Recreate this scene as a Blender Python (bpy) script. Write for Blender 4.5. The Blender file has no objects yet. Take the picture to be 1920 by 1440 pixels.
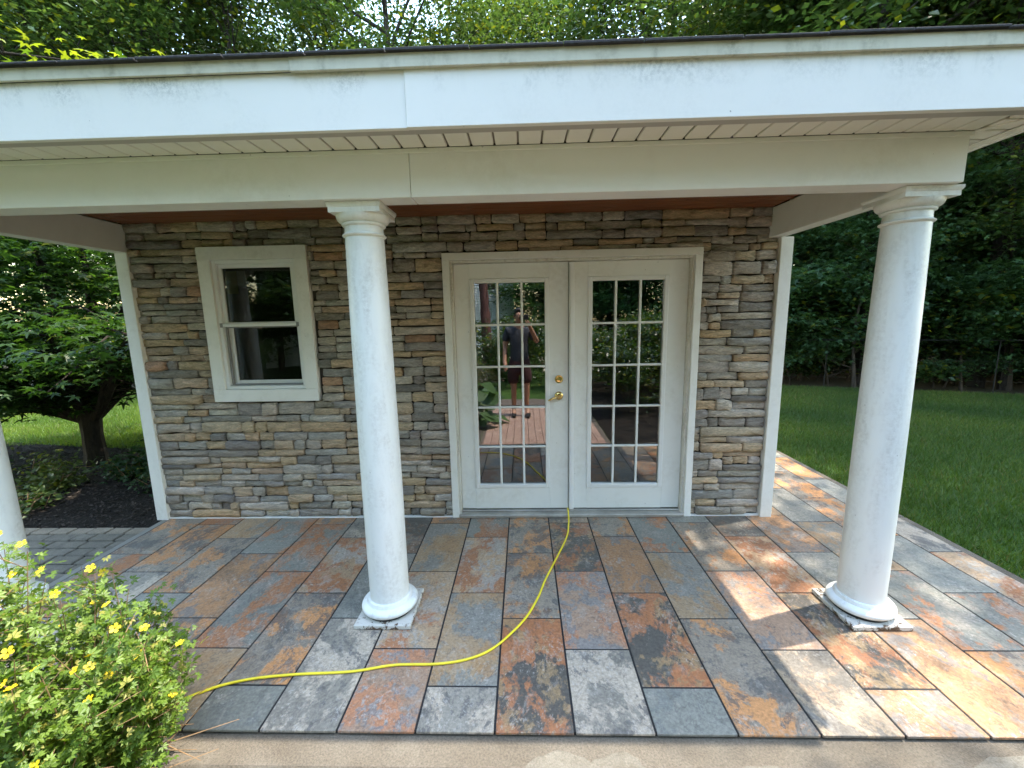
import bpy, bmesh, math, random
import numpy as np
from mathutils import Vector, Matrix

scene = bpy.context.scene
COL = scene.collection
random.seed(7)
rng = np.random.default_rng(7)

# ------------------------------------------------------------------ camera
cam_d = bpy.data.cameras.new('camera')
cam = bpy.data.objects.new('camera', cam_d)
COL.objects.link(cam)
cam_d.sensor_fit = 'HORIZONTAL'
cam_d.sensor_width = 36.0
cam_d.lens = 785.9 / 1920 * 36.0
cam_d.clip_start = 0.05
cam_d.clip_end = 400
_r = Vector((0.99946, 0.02664, -0.01901))
_u = -Vector((-0.01459, -0.15715, -0.98747))
_b = -Vector((-0.0293, 0.98722, -0.15667))
cam.matrix_world = Matrix(((_r.x, _u.x, _b.x, 1.1349), (_r.y, _u.y, _b.y, -3.151), (_r.z, _u.z, _b.z, 1.5739), (0, 0, 0, 1)))
scene.camera = cam

# ------------------------------------------------------------------ sky and sun
SUN = Vector((0.39, 0.115, 1.0)).normalized()
world = bpy.data.worlds.new('World')
scene.world = world
world.use_nodes = True
wn = world.node_tree.nodes
wl = world.node_tree.links
for n in list(wn):
    wn.remove(n)
sky = wn.new('ShaderNodeTexSky')
sky.sky_type = 'NISHITA'
sky.sun_disc = False
sky.sun_elevation = math.asin(SUN.z)
sky.sun_rotation = math.atan2(SUN.x, SUN.y)
sky.air_density = 1.9
sky.dust_density = 1.0
sky.ozone_density = 1.0
bg = wn.new('ShaderNodeBackground')
bg.inputs['Strength'].default_value = 0.15
wo = wn.new('ShaderNodeOutputWorld')
wl.new(sky.outputs[0], bg.inputs['Color'])
wl.new(bg.outputs[0], wo.inputs['Surface'])
sun_d = bpy.data.lights.new('sun', 'SUN')
sun_d.energy = 2.0
sun_d.angle = math.radians(0.6)
sun_d.color = (0.78, 0.71, 0.60)
sun = bpy.data.objects.new('sun', sun_d)
COL.objects.link(sun)
sun.rotation_euler = (-SUN).to_track_quat('-Z', 'Y').to_euler()
sun.location = (8, 3, 20)

scene.view_settings.view_transform = 'Standard'
scene.view_settings.look = 'None'
scene.view_settings.exposure = 2.9
scene.view_settings.gamma = 1.0
scene.view_settings.use_curve_mapping = False
scene.cycles.max_bounces = 7
scene.cycles.diffuse_bounces = 5
scene.cycles.glossy_bounces = 3
scene.cycles.transmission_bounces = 3
scene.cycles.transparent_max_bounces = 6
scene.cycles.caustics_reflective = False
scene.cycles.caustics_refractive = False
scene.render.resolution_x = 1024
scene.render.resolution_y = 768

# ------------------------------------------------------------------ material helpers
class NT:
    def __init__(s, name):
        s.m = bpy.data.materials.new(name)
        s.m.use_nodes = True
        s.t = s.m.node_tree
        for n in list(s.t.nodes):
            s.t.nodes.remove(n)
        s.out = s.new('ShaderNodeOutputMaterial')
    def new(s, k, **kw):
        n = s.t.nodes.new(k)
        for a, v in kw.items():
            setattr(n, a, v)
        return n
    def ln(s, a, b):
        s.t.links.new(a, b)
    def setin(s, sock, v):
        if isinstance(v, bpy.types.NodeSocket):
            s.ln(v, sock)
        elif isinstance(v, (tuple, list)) and len(v) == 3 and sock.type == 'RGBA':
            sock.default_value = (*v, 1)
        else:
            sock.default_value = v
    def pos(s):
        return s.new('ShaderNodeNewGeometry').outputs['Position']
    def attr(s, n, out='Color'):
        a = s.new('ShaderNodeAttribute')
        a.attribute_name = n
        return a.outputs[out]
    def mapping(s, v, scale=(1, 1, 1), rot=(0, 0, 0)):
        m = s.new('ShaderNodeMapping')
        m.inputs['Scale'].default_value = scale
        m.inputs['Rotation'].default_value = rot
        s.ln(v, m.inputs['Vector'])
        return m.outputs[0]
    def noise(s, v, scale, detail=4, rough=0.55, dist=0.0):
        n = s.new('ShaderNodeTexNoise')
        n.inputs['Scale'].default_value = scale
        n.inputs['Detail'].default_value = detail
        n.inputs['Roughness'].default_value = rough
        n.inputs['Distortion'].default_value = dist
        s.ln(v, n.inputs['Vector'])
        return n.outputs['Fac']
    def ramp(s, f, a, b, va=0.0, vb=1.0):
        r = s.new('ShaderNodeMapRange')
        r.clamp = True
        for i, v in enumerate((f, a, b, va, vb)):
            s.setin(r.inputs[i], v)
        return r.outputs[0]
    def mix(s, f, a, b, mode='MIX'):
        n = s.new('ShaderNodeMix', data_type='RGBA', blend_type=mode)
        s.setin(n.inputs[0], f)
        s.setin(n.inputs[6], a)
        s.setin(n.inputs[7], b)
        return n.outputs[2]
    def math(s, op, a, b=0.0):
        n = s.new('ShaderNodeMath', operation=op)
        s.setin(n.inputs[0], a)
        s.setin(n.inputs[1], b)
        return n.outputs[0]
    def vmath(s, op, a, b):
        n = s.new('ShaderNodeVectorMath', operation=op)
        s.setin(n.inputs[0], a)
        s.setin(n.inputs[1], b)
        return n.outputs[0]
    def bump(s, h, strength=0.3, dist=0.01):
        b = s.new('ShaderNodeBump')
        b.inputs['Strength'].default_value = strength
        b.inputs['Distance'].default_value = dist
        s.ln(h, b.inputs['Height'])
        return b.outputs[0]
    def bsdf(s, col, rough=0.6, normal=None, spec=0.5, metal=0.0):
        p = s.new('ShaderNodeBsdfPrincipled')
        s.setin(p.inputs['Base Color'], col)
        s.setin(p.inputs['Roughness'], rough)
        s.setin(p.inputs['Metallic'], metal)
        s.setin(p.inputs['Specular IOR Level'], spec)
        if normal is not None:
            s.ln(normal, p.inputs['Normal'])
        return p.outputs[0]
    def done(s, sh):
        s.ln(sh, s.out.inputs['Surface'])
        return s.m

def mat_simple(name, col, rough=0.6, metal=0.0, spec=0.5, var=0.12, nscale=8, bump=0.0):
    t = NT(name)
    p = t.pos()
    n = t.noise(p, nscale, 4)
    c = t.mix(t.ramp(n, 0.3, 0.7), tuple(v * (1 - var) for v in col), tuple(min(1, v * (1 + var)) for v in col))
    nm = t.bump(t.noise(p, nscale * 12, 3), bump) if bump else None
    return t.done(t.bsdf(c, rough, nm, spec, metal))

def mat_white(name, base=(0.78, 0.78, 0.75), dirt=(0.40, 0.39, 0.33), amount=0.35, rough=0.42, streak=False, nscale=5.0):
    """painted white trim with grey weathering blotches"""
    t = NT(name)
    p = t.pos()
    q = t.mapping(p, (2.2, 2.2, 0.5)) if streak else p
    n1 = t.noise(q, nscale, 3, 0.65, 0.4)
    n2 = t.noise(p, nscale * 9, 4, 0.7)
    f = t.math('MULTIPLY', t.ramp(n1, 0.44, 0.74), t.ramp(n2, 0.36, 0.64))
    c = t.mix(t.math('MULTIPLY', f, amount), base, dirt)
    # sparse tiny specks
    sp = t.ramp(t.noise(p, 55, 0, 0.5), 0.885, 0.90)
    c = t.mix(t.math('MULTIPLY', sp, 0.4), c, (0.2, 0.19, 0.17))
    return t.done(t.bsdf(c, rough, None, 0.45))

def mat_leaf(name, rough=0.42, trans=0.4, gain=1.0, tint=(1.25, 1.35, 0.5)):
    t = NT(name)
    c = t.attr('col')
    b = t.bsdf(c, rough, None, 0.5)
    tr = t.new('ShaderNodeBsdfTranslucent')
    t.ln(t.vmath('MULTIPLY', c, tint), tr.inputs['Color'])
    m = t.new('ShaderNodeMixShader')
    m.inputs[0].default_value = trans
    t.ln(b, m.inputs[1])
    t.ln(tr.outputs[0], m.inputs[2])
    return t.done(m.outputs[0])

def mat_bark(name, a=(0.10, 0.085, 0.07), b=(0.22, 0.19, 0.16)):
    t = NT(name)
    o = t.new('ShaderNodeTexCoord').outputs['Object']
    q = t.mapping(o, (9, 9, 1.6))
    n = t.noise(q, 3.0, 6, 0.65, 0.5)
    c = t.mix(t.ramp(n, 0.35, 0.68), a, b)
    return t.done(t.bsdf(c, 0.85, t.bump(n, 0.9, 0.03), 0.2))

def mat_stone():
    t = NT('ledge_stone')
    p = t.pos()
    c = t.attr('col')
    q = t.mapping(p, (1.0, 1.0, 3.6))
    n1 = t.noise(q, 13.0, 4, 0.7, 0.8)
    n2 = t.noise(q, 55.0, 3, 0.75)
    n3 = t.noise(p, 4.0, 3, 0.5)
    rust = t.mix(t.ramp(n3, 0.54, 0.74, 0, 0.2), c, (0.36, 0.28, 0.18))
    sc = t.new('ShaderNodeVectorMath', operation='SCALE')
    t.ln(rust, sc.inputs[0])
    t.ln(t.math('MULTIPLY', t.ramp(n1, 0.3, 0.7, 0.62, 1.36), t.ramp(n2, 0.3, 0.7, 0.8, 1.2)), sc.inputs['Scale'])
    h = t.math('ADD', t.math('MULTIPLY', n1, 0.7), t.math('MULTIPLY', n2, 0.35))
    return t.done(t.bsdf(sc.outputs[0], 0.8, t.bump(h, 1.0, 0.035), 0.3))

def mat_tile():
    t = NT('slate_look_porcelain')
    par = t.attr('par')
    thr = t.attr('par', 'Alpha')
    p = t.vmath('ADD', t.pos(), t.vmath('MULTIPLY', par, (37.0, 23.0, 11.0)))
    warp = t.noise(p, 2.2, 1, 0.5)
    pw = t.mapping(t.vmath('ADD', p, t.vmath('MULTIPLY', warp, (0.18, 0.12, 0.0))), (1.2, .9, 1.0), (0, 0, .4))
    n1 = t.noise(pw, 3.6, 4, 0.64, 0.15)
    n2 = t.noise(pw, 24, 5, 0.8, 0.1)
    n3 = t.noise(p, 75, 3, 0.7)
    n4 = t.noise(t.vmath('ADD', pw, (5.1, 2.3, 0)), 5.0, 4, 0.7, 0.4)
    e = t.math('ADD', n1, t.math('MULTIPLY', t.math('SUBTRACT', n2, 0.5), 0.42))
    f1 = t.ramp(e, t.math('SUBTRACT', thr, 0.02), t.math('ADD', thr, 0.035))
    col = t.mix(f1, t.attr('c1'), t.attr('c2'))
    n5 = t.noise(t.vmath('ADD', pw, (9.3, 4.1, 0)), 4.8, 4, 0.72, 0.1)
    e2 = t.math('ADD', n5, t.math('MULTIPLY', t.math('SUBTRACT', n2, 0.5), 0.55))
    f2 = t.math('MULTIPLY', t.ramp(e2, 0.525, 0.575), t.attr('c3', 'Alpha'))
    col = t.mix(f2, col, t.attr('c3'))
    col = t.mix(t.ramp(n2, 0.56, 0.66, 0.0, 0.4), col, (0.07, 0.066, 0.062))
    # thin veins
    v = t.math('ABSOLUTE', t.math('SUBTRACT', n4, 0.5))
    vf = t.ramp(v, 0.0, 0.018, 0.45, 0.0)
    col = t.mix(vf, col, (0.10, 0.09, 0.085))
    pale = t.ramp(t.noise(pw, 8.0, 4, 0.75, 1.0), 0.55, 0.70, 0.0, 0.45)
    col = t.mix(pale, col, (0.42, 0.38, 0.33))
    spk = t.math('MULTIPLY', t.ramp(t.noise(pw, 48, 3, 0.8, 0.5), 0.56, 0.62), t.ramp(t.noise(p, 4.5, 1), 0.46, 0.58))
    col = t.mix(t.math('MULTIPLY', spk, 0.55), col, (0.44, 0.41, 0.37))
    sc = t.new('ShaderNodeVectorMath', operation='SCALE')
    t.ln(col, sc.inputs[0])
    t.ln(t.math('MULTIPLY', t.ramp(n3, 0.3, 0.7, 0.72, 1.24), t.ramp(n2, 0.25, 0.75, 0.85, 1.12)), sc.inputs['Scale'])
    h = t.math('ADD', t.math('MULTIPLY', n2, 0.6), t.math('MULTIPLY', f1, 0.25))
    rough = t.ramp(n2, 0.3, 0.7, 0.36, 0.58)
    return t.done(t.bsdf(sc.outputs[0], rough, t.bump(h, 0.55, 0.008), 0.5))

def mat_ground(name, cols, scales=(1.2, 14, 90), bump=0.6, rough=0.95, bd=0.02):
    t = NT(name)
    p = t.pos()
    a = t.noise(p, scales[0], 5, 0.6, 0.3)
    b = t.noise(p, scales[1], 6, 0.7)
    c = t.noise(p, scales[2], 4, 0.7)
    col = t.mix(t.ramp(a, 0.35, 0.65), cols[0], cols[1])
    col = t.mix(t.ramp(b, 0.48, 0.68), col, cols[2])
    sc = t.new('ShaderNodeVectorMath', operation='SCALE')
    t.ln(col, sc.inputs[0])
    t.ln(t.ramp(c, 0.25, 0.75, 0.65, 1.3), sc.inputs['Scale'])
    h = t.math('ADD', t.math('MULTIPLY', b, 0.6), t.math('MULTIPLY', c, 0.5))
    return t.done(t.bsdf(sc.outputs[0], rough, t.bump(h, bump, bd), 0.25))

def mat_concrete():
    t = NT('weathered_concrete')
    p = t.pos()
    n1 = t.noise(p, 3.0, 6, 0.6, 0.5)
    n2 = t.noise(p, 130, 4, 0.8)
    n3 = t.noise(t.mapping(p, (2.2, 3.2, 1)), 1.9, 3, 0.5, 0.3)
    c = t.mix(t.ramp(n1, 0.35, 0.65), (0.15, 0.125, 0.095), (0.20, 0.175, 0.14))
    c = t.mix(t.ramp(n3, 0.5, 0.66, 0, .5), c, (0.13, 0.11, 0.085))
    sc = t.new('ShaderNodeVectorMath', operation='SCALE')
    t.ln(c, sc.inputs[0])
    t.ln(t.ramp(n2, 0.25, 0.75, 0.5, 1.35), sc.inputs['Scale'])
    return t.done(t.bsdf(sc.outputs[0], 0.9, t.bump(n2, 0.8, 0.012), 0.25))

def mat_glass(name, refl=0.3, tint=(0.55, 0.57, 0.56), wav=0.012):
    """coated double-pane glass: clear sheet with a mirror-like coating, a little wavy"""
    t = NT(name)
    p = t.pos()
    nm = t.bump(t.noise(p, 3.5, 2, 0.4), wav, 0.05)
    g = t.new('ShaderNodeBsdfGlossy')
    g.inputs['Color'].default_value = (0.95, 0.95, 0.95, 1)
    g.inputs['Roughness'].default_value = 0.0
    t.ln(nm, g.inputs['Normal'])
    tr = t.new('ShaderNodeBsdfTransparent')
    tr.inputs['Color'].default_value = (*tint, 1)
    fr = t.new('ShaderNodeFresnel')
    fr.inputs['IOR'].default_value = 1.5
    m = t.new('ShaderNodeMixShader')
    t.ln(t.math('MINIMUM', t.math('ADD', fr.outputs[0], refl - 0.04), 0.95), m.inputs[0])
    t.ln(tr.outputs[0], m.inputs[1])
    t.ln(g.outputs[0], m.inputs[2])
    return t.done(m.outputs[0])

def mat_peel():
    t = NT('peeling_white_paint')
    p = t.pos()
    n = t.noise(p, 26, 6, 0.75, 0.5)
    z = t.new('ShaderNodeSeparateXYZ')
    t.ln(p, z.inputs[0])
    low = t.ramp(z.outputs['Z'], 0.0, 0.03, 0.10, 0.0)
    f = t.ramp(t.math('ADD', n, low), 0.565, 0.60)
    c = t.mix(f, (0.56, 0.54, 0.49), (0.10, 0.06, 0.035))
    c = t.mix(t.ramp(t.noise(p, 60, 4, 0.7), 0.55, 0.75, 0, 0.5), c, (0.35, 0.32, 0.28))
    return t.done(t.bsdf(c, 0.6, t.bump(n, 0.3, 0.004), 0.35))

def mat_wood():
    t = NT('cedar_ceiling_wood')
    p = t.pos()
    n = t.noise(t.mapping(p, (0.7, 16, 16)), 4, 5, 0.6, 1.0)
    c = t.mix(t.ramp(n, 0.3, 0.7), (0.13, 0.038, 0.012), (0.24, 0.08, 0.026))
    return t.done(t.bsdf(c, 0.4, t.bump(n, 0.15, 0.004), 0.5))

def mat_fascia():
    t = NT('white_aluminium_fascia')
    p = t.pos()
    s = t.new('ShaderNodeSeparateXYZ')
    t.ln(p, s.inputs[0])
    top = t.ramp(s.outputs['Z'], 2.38, 2.485)
    n1 = t.noise(t.mapping(p, (1.6, 1, 0.9)), 2.6, 5, 0.62, 0.6)
    n2 = t.noise(p, 60, 5, 0.75)
    f = t.math('MULTIPLY', t.math('MULTIPLY', t.ramp(n1, 0.46, 0.66), t.ramp(n2, 0.4, 0.62)), t.math('ADD', t.math('MULTIPLY', top, 0.85), 0.09))
    drip = t.noise(t.mapping(p, (9, 1, 0.35)), 1.6, 4, 0.6)
    f2 = t.math('MULTIPLY', t.ramp(drip, 0.6, 0.76), t.math('MULTIPLY', top, 0.5))
    c = t.mix(t.math('MAXIMUM', f, f2), (0.79, 0.775, 0.735), (0.30, 0.31, 0.29))
    sp = t.ramp(t.noise(p, 45, 0, 0.4), 0.885, 0.895)
    c = t.mix(t.math('MULTIPLY', sp, 0.6), c, (0.15, 0.14, 0.12))
    dent = t.noise(t.mapping(p, (1, 1, 2.0)), 1.6, 2)
    return t.done(t.bsdf(c, 0.38, t.bump(dent, 0.25, 0.02), 0.45))

def mat_siding():
    t = NT('white_clapboard')
    return t.done(t.bsdf((0.75, 0.75, 0.74), 0.5))

M = {}
M['white'] = mat_white('white_trim_paint', (0.82, 0.82, 0.79), amount=0.3)
M['door'] = mat_white('white_door_paint', (0.81, 0.82, 0.79), (0.42, 0.38, 0.30), amount=0.3, nscale=3)
M['vinyl'] = mat_white('white_vinyl', (0.80, 0.81, 0.80), amount=0.1, rough=0.35)
M['beam'] = mat_white('white_beam_cladding', (0.83, 0.83, 0.79), (0.5, 0.48, 0.38), amount=0.22, nscale=2.0)
M['soffit'] = mat_white('off_white_soffit_vinyl', (0.80, 0.78, 0.72), amount=0.15)
M['column'] = mat_white('white_column_paint', (0.78, 0.80, 0.78), (0.44, 0.43, 0.40), amount=0.6, streak=True, nscale=6)
M['drip'] = mat_white('mildewed_drip_edge', (0.56, 0.54, 0.43), (0.22, 0.20, 0.13), amount=0.8, streak=True, nscale=4)
M['fascia'] = mat_fascia()
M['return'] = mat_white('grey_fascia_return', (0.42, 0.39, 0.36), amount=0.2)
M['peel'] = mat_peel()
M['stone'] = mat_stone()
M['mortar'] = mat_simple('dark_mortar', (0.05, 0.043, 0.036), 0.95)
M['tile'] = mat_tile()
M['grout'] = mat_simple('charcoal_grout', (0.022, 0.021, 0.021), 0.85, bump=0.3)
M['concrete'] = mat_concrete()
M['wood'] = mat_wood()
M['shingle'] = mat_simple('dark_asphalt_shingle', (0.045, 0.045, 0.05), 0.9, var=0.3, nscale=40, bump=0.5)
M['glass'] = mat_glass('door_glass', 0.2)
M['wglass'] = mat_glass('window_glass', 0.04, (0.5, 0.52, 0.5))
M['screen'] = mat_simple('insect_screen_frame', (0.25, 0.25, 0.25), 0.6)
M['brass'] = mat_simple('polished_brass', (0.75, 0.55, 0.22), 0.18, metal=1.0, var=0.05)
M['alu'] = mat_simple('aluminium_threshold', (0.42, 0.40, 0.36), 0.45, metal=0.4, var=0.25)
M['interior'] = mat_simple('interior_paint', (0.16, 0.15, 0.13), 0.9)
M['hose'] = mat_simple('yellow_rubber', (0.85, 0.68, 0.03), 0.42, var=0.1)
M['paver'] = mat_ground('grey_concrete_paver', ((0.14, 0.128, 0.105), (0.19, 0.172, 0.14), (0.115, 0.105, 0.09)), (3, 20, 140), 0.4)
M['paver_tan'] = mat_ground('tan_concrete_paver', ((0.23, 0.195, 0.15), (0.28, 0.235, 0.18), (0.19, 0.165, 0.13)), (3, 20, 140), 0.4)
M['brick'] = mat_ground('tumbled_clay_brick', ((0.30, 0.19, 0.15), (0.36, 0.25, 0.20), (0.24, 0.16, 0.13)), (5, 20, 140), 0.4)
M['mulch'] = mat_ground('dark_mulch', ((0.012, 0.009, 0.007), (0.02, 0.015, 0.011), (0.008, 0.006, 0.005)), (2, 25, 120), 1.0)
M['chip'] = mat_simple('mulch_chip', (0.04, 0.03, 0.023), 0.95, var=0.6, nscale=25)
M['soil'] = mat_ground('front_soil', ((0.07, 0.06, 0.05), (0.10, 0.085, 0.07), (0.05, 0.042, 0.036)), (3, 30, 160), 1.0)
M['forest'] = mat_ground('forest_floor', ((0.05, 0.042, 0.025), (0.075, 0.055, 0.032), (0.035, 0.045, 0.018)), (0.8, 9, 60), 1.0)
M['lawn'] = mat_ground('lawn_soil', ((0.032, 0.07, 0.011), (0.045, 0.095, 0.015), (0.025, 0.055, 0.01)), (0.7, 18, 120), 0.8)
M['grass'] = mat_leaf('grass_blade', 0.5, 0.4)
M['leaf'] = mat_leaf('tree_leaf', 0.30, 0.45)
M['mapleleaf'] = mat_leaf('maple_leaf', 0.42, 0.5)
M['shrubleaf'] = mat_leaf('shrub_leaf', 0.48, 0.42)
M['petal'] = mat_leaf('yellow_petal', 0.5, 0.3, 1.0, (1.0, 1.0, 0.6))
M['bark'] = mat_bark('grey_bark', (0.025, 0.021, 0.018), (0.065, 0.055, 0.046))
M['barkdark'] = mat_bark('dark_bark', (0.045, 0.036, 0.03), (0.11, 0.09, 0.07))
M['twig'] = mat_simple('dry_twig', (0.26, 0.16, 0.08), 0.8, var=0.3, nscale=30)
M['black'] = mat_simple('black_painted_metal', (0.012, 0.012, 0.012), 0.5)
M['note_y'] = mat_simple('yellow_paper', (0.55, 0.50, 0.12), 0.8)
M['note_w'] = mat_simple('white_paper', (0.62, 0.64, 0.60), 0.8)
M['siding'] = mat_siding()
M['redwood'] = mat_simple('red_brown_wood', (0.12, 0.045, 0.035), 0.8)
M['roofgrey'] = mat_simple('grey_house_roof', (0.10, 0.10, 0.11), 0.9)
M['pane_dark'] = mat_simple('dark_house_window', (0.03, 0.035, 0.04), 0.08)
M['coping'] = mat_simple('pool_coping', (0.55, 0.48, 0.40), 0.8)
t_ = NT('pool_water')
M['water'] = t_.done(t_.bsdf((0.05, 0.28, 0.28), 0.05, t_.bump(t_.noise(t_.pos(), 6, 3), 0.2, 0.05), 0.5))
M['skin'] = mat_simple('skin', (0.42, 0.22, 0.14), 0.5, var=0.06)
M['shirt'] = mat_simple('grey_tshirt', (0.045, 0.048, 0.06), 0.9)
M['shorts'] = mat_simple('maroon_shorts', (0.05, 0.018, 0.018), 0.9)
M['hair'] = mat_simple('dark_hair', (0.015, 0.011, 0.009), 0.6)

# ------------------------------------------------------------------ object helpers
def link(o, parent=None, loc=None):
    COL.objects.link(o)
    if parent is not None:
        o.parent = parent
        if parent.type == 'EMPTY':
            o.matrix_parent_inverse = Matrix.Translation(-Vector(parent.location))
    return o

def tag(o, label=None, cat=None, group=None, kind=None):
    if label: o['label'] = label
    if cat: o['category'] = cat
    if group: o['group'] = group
    if kind: o['kind'] = kind
    return o

def empty(name, loc=(0, 0, 0)):
    o = bpy.data.objects.new(name, None)
    o.empty_display_size = 0.2
    o.location = loc
    COL.objects.link(o)
    return o

class MB:
    """collects simple solids for one mesh"""
    def __init__(s):
        s.v = []
        s.f = []
    def box(s, x0, x1, y0, y1, z0, z1, b=0.0):
        n = len(s.v)
        if b <= 0:
            s.v += [(x, y, z) for x in (x0, x1) for y in (y0, y1) for z in (z0, z1)]
            s.f += [tuple(n + i for i in q) for q in ((0, 1, 3, 2), (4, 6, 7, 5), (0, 4, 5, 1), (2, 3, 7, 6), (0, 2, 6, 4), (1, 5, 7, 3))]
        else:
            # chamfered box: three rectangles' corners (24 verts)
            X, Y, Z = (x0, x1), (y0, y1), (z0, z1)
            sg = (1, -1)
            idx = {}
            for i in (0, 1):
                for j in (0, 1):
                    for k in (0, 1):
                        for ax in range(3):
                            p = [X[i] + sg[i] * b, Y[j] + sg[j] * b, Z[k] + sg[k] * b]
                            p[ax] = (X[i], Y[j], Z[k])[ax]
                            idx[i, j, k, ax] = len(s.v)
                            s.v.append(tuple(p))
            g = lambda i, j, k, a: idx[i, j, k, a]
            for i in (0, 1):
                q = [g(i, 0, 0, 0), g(i, 1, 0, 0), g(i, 1, 1, 0), g(i, 0, 1, 0)]
                s.f.append(tuple(q if i else q[::-1]))
                q = [g(0, i, 0, 1), g(0, i, 1, 1), g(1, i, 1, 1), g(1, i, 0, 1)]
                s.f.append(tuple(q if i else q[::-1]))
                q = [g(0, 0, i, 2), g(1, 0, i, 2), g(1, 1, i, 2), g(0, 1, i, 2)]
                s.f.append(tuple(q if i else q[::-1]))
            for i in (0, 1):
                for j in (0, 1):
                    s.f.append((g(i, j, 0, 0), g(i, j, 1, 0), g(i, j, 1, 1), g(i, j, 0, 1)))
                    s.f.append((g(i, 0, j, 0), g(i, 1, j, 0), g(i, 1, j, 2), g(i, 0, j, 2)))
                    s.f.append((g(0, i, j, 1), g(1, i, j, 1), g(1, i, j, 2), g(0, i, j, 2)))
                    for k in (0, 1):
                        s.f.append((g(i, j, k, 0), g(i, j, k, 1), g(i, j, k, 2)))
        return s
    def lathe(s, prof, cx, cy, n=40, square=False):
        base = len(s.v)
        for r, z in prof:
            for i in range(n):
                a = 2 * math.pi * i / n
                s.v.append((cx + r * math.cos(a), cy + r * math.sin(a), z))
        for k in range(len(prof) - 1):
            for i in range(n):
                j = (i + 1) % n
                s.f.append((base + k * n + i, base + k * n + j, base + (k + 1) * n + j, base + (k + 1) * n + i))
        s.f.append(tuple(base + i for i in range(n))[::-1])
        s.f.append(tuple(base + (len(prof) - 1) * n + i for i in range(n)))
        return s
    def frustum(s, cx, cy, levels):
        """square section solid; levels = (half width, z)"""
        b = len(s.v)
        for h, z in levels:
            s.v += [(cx - h, cy - h, z), (cx + h, cy - h, z), (cx + h, cy + h, z), (cx - h, cy + h, z)]
        for k in range(len(levels) - 1):
            for i in range(4):
                j = (i + 1) % 4
                s.f.append((b + 4 * k + i, b + 4 * k + j, b + 4 * k + 4 + j, b + 4 * k + 4 + i))
        s.f.append((b + 3, b + 2, b + 1, b))
        e = b + 4 * (len(levels) - 1)
        s.f.append((e, e + 1, e + 2, e + 3))
        return s
    def tube(s, pts, rad, n=8):
        b = len(s.v)
        pts = [Vector(p) for p in pts]
        if not hasattr(rad, '__len__'):
            rad = [rad] * len(pts)
        prev = None
        for i, p in enumerate(pts):
            d = (pts[min(i + 1, len(pts) - 1)] - pts[max(i - 1, 0)])
            d = d.normalized() if d.length > 1e-9 else Vector((0, 0, 1))
            if prev is None:
                a = d.orthogonal().normalized()
            else:
                a = (prev - d * prev.dot(d))
                a = a.normalized() if a.length > 1e-6 else d.orthogonal().normalized()
            prev = a
            c = d.cross(a)
            for k in range(n):
                t = 2 * math.pi * k / n
                s.v.append(tuple(p + (a * math.cos(t) + c * math.sin(t)) * rad[i]))
        for i in range(len(pts) - 1):
            for k in range(n):
                l = (k + 1) % n
                s.f.append((b + i * n + k, b + i * n + l, b + (i + 1) * n + l, b + (i + 1) * n + k))
        s.f.append(tuple(b + k for k in range(n))[::-1])
        s.f.append(tuple(b + (len(pts) - 1) * n + k for k in range(n)))
        return s
    def mesh(s, name, mat, smooth=False):
        me = bpy.data.meshes.new(name)
        me.from_pydata(s.v, [], s.f)
        me.materials.append(mat)
        if smooth:
            me.polygons.foreach_set('use_smooth', [True] * len(me.polygons))
            try:
                me.set_sharp_from_angle(angle=math.radians(40))
            except Exception:
                pass
        return me
    def build(s, name, mat, parent=None, smooth=False):
        o = bpy.data.objects.new(name, s.mesh(name, mat, smooth))
        return link(o, parent)

def np_mesh(name, V, F, mat, col=None, smooth=False):
    """fast mesh from arrays; F is (m, k) with constant k"""
    V = np.asarray(V, np.float32)
    F = np.asarray(F, np.int32)
    me = bpy.data.meshes.new(name)
    me.vertices.add(len(V))
    me.vertices.foreach_set('co', V.ravel())
    k = F.shape[1]
    me.loops.add(F.size)
    me.loops.foreach_set('vertex_index', F.ravel())
    me.polygons.add(len(F))
    me.polygons.foreach_set('loop_start', np.arange(0, F.size, k, dtype=np.int32))
    me.polygons.foreach_set('loop_total', np.full(len(F), k, np.int32))
    if smooth:
        me.polygons.foreach_set('use_smooth', np.ones(len(F), bool))
    if col is not None:
        a = me.color_attributes.new('col', 'FLOAT_COLOR', 'POINT')
        c = np.ones((len(V), 4), np.float32)
        c[:, :3] = col
        a.data.foreach_set('color', c.ravel())
    me.update(calc_edges=True)
    me.materials.append(mat)
    return me

def set_attr(me, name, rgba):
    a = me.color_attributes.new(name, 'FLOAT_COLOR', 'POINT')
    a.data.foreach_set('color', np.tile(np.array(rgba, np.float32), len(me.vertices)))

def sheet(name, pts, z, mat, kind='structure', parent=None, sub=None):
    me = bpy.data.meshes.new(name)
    me.from_pydata([(x, y, z) for x, y in pts], [], [tuple(range(len(pts)))])
    me.materials.append(mat)
    o = bpy.data.objects.new(name, me)
    link(o, parent)
    if kind and parent is None:
        o['kind'] = kind
    return o

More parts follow.
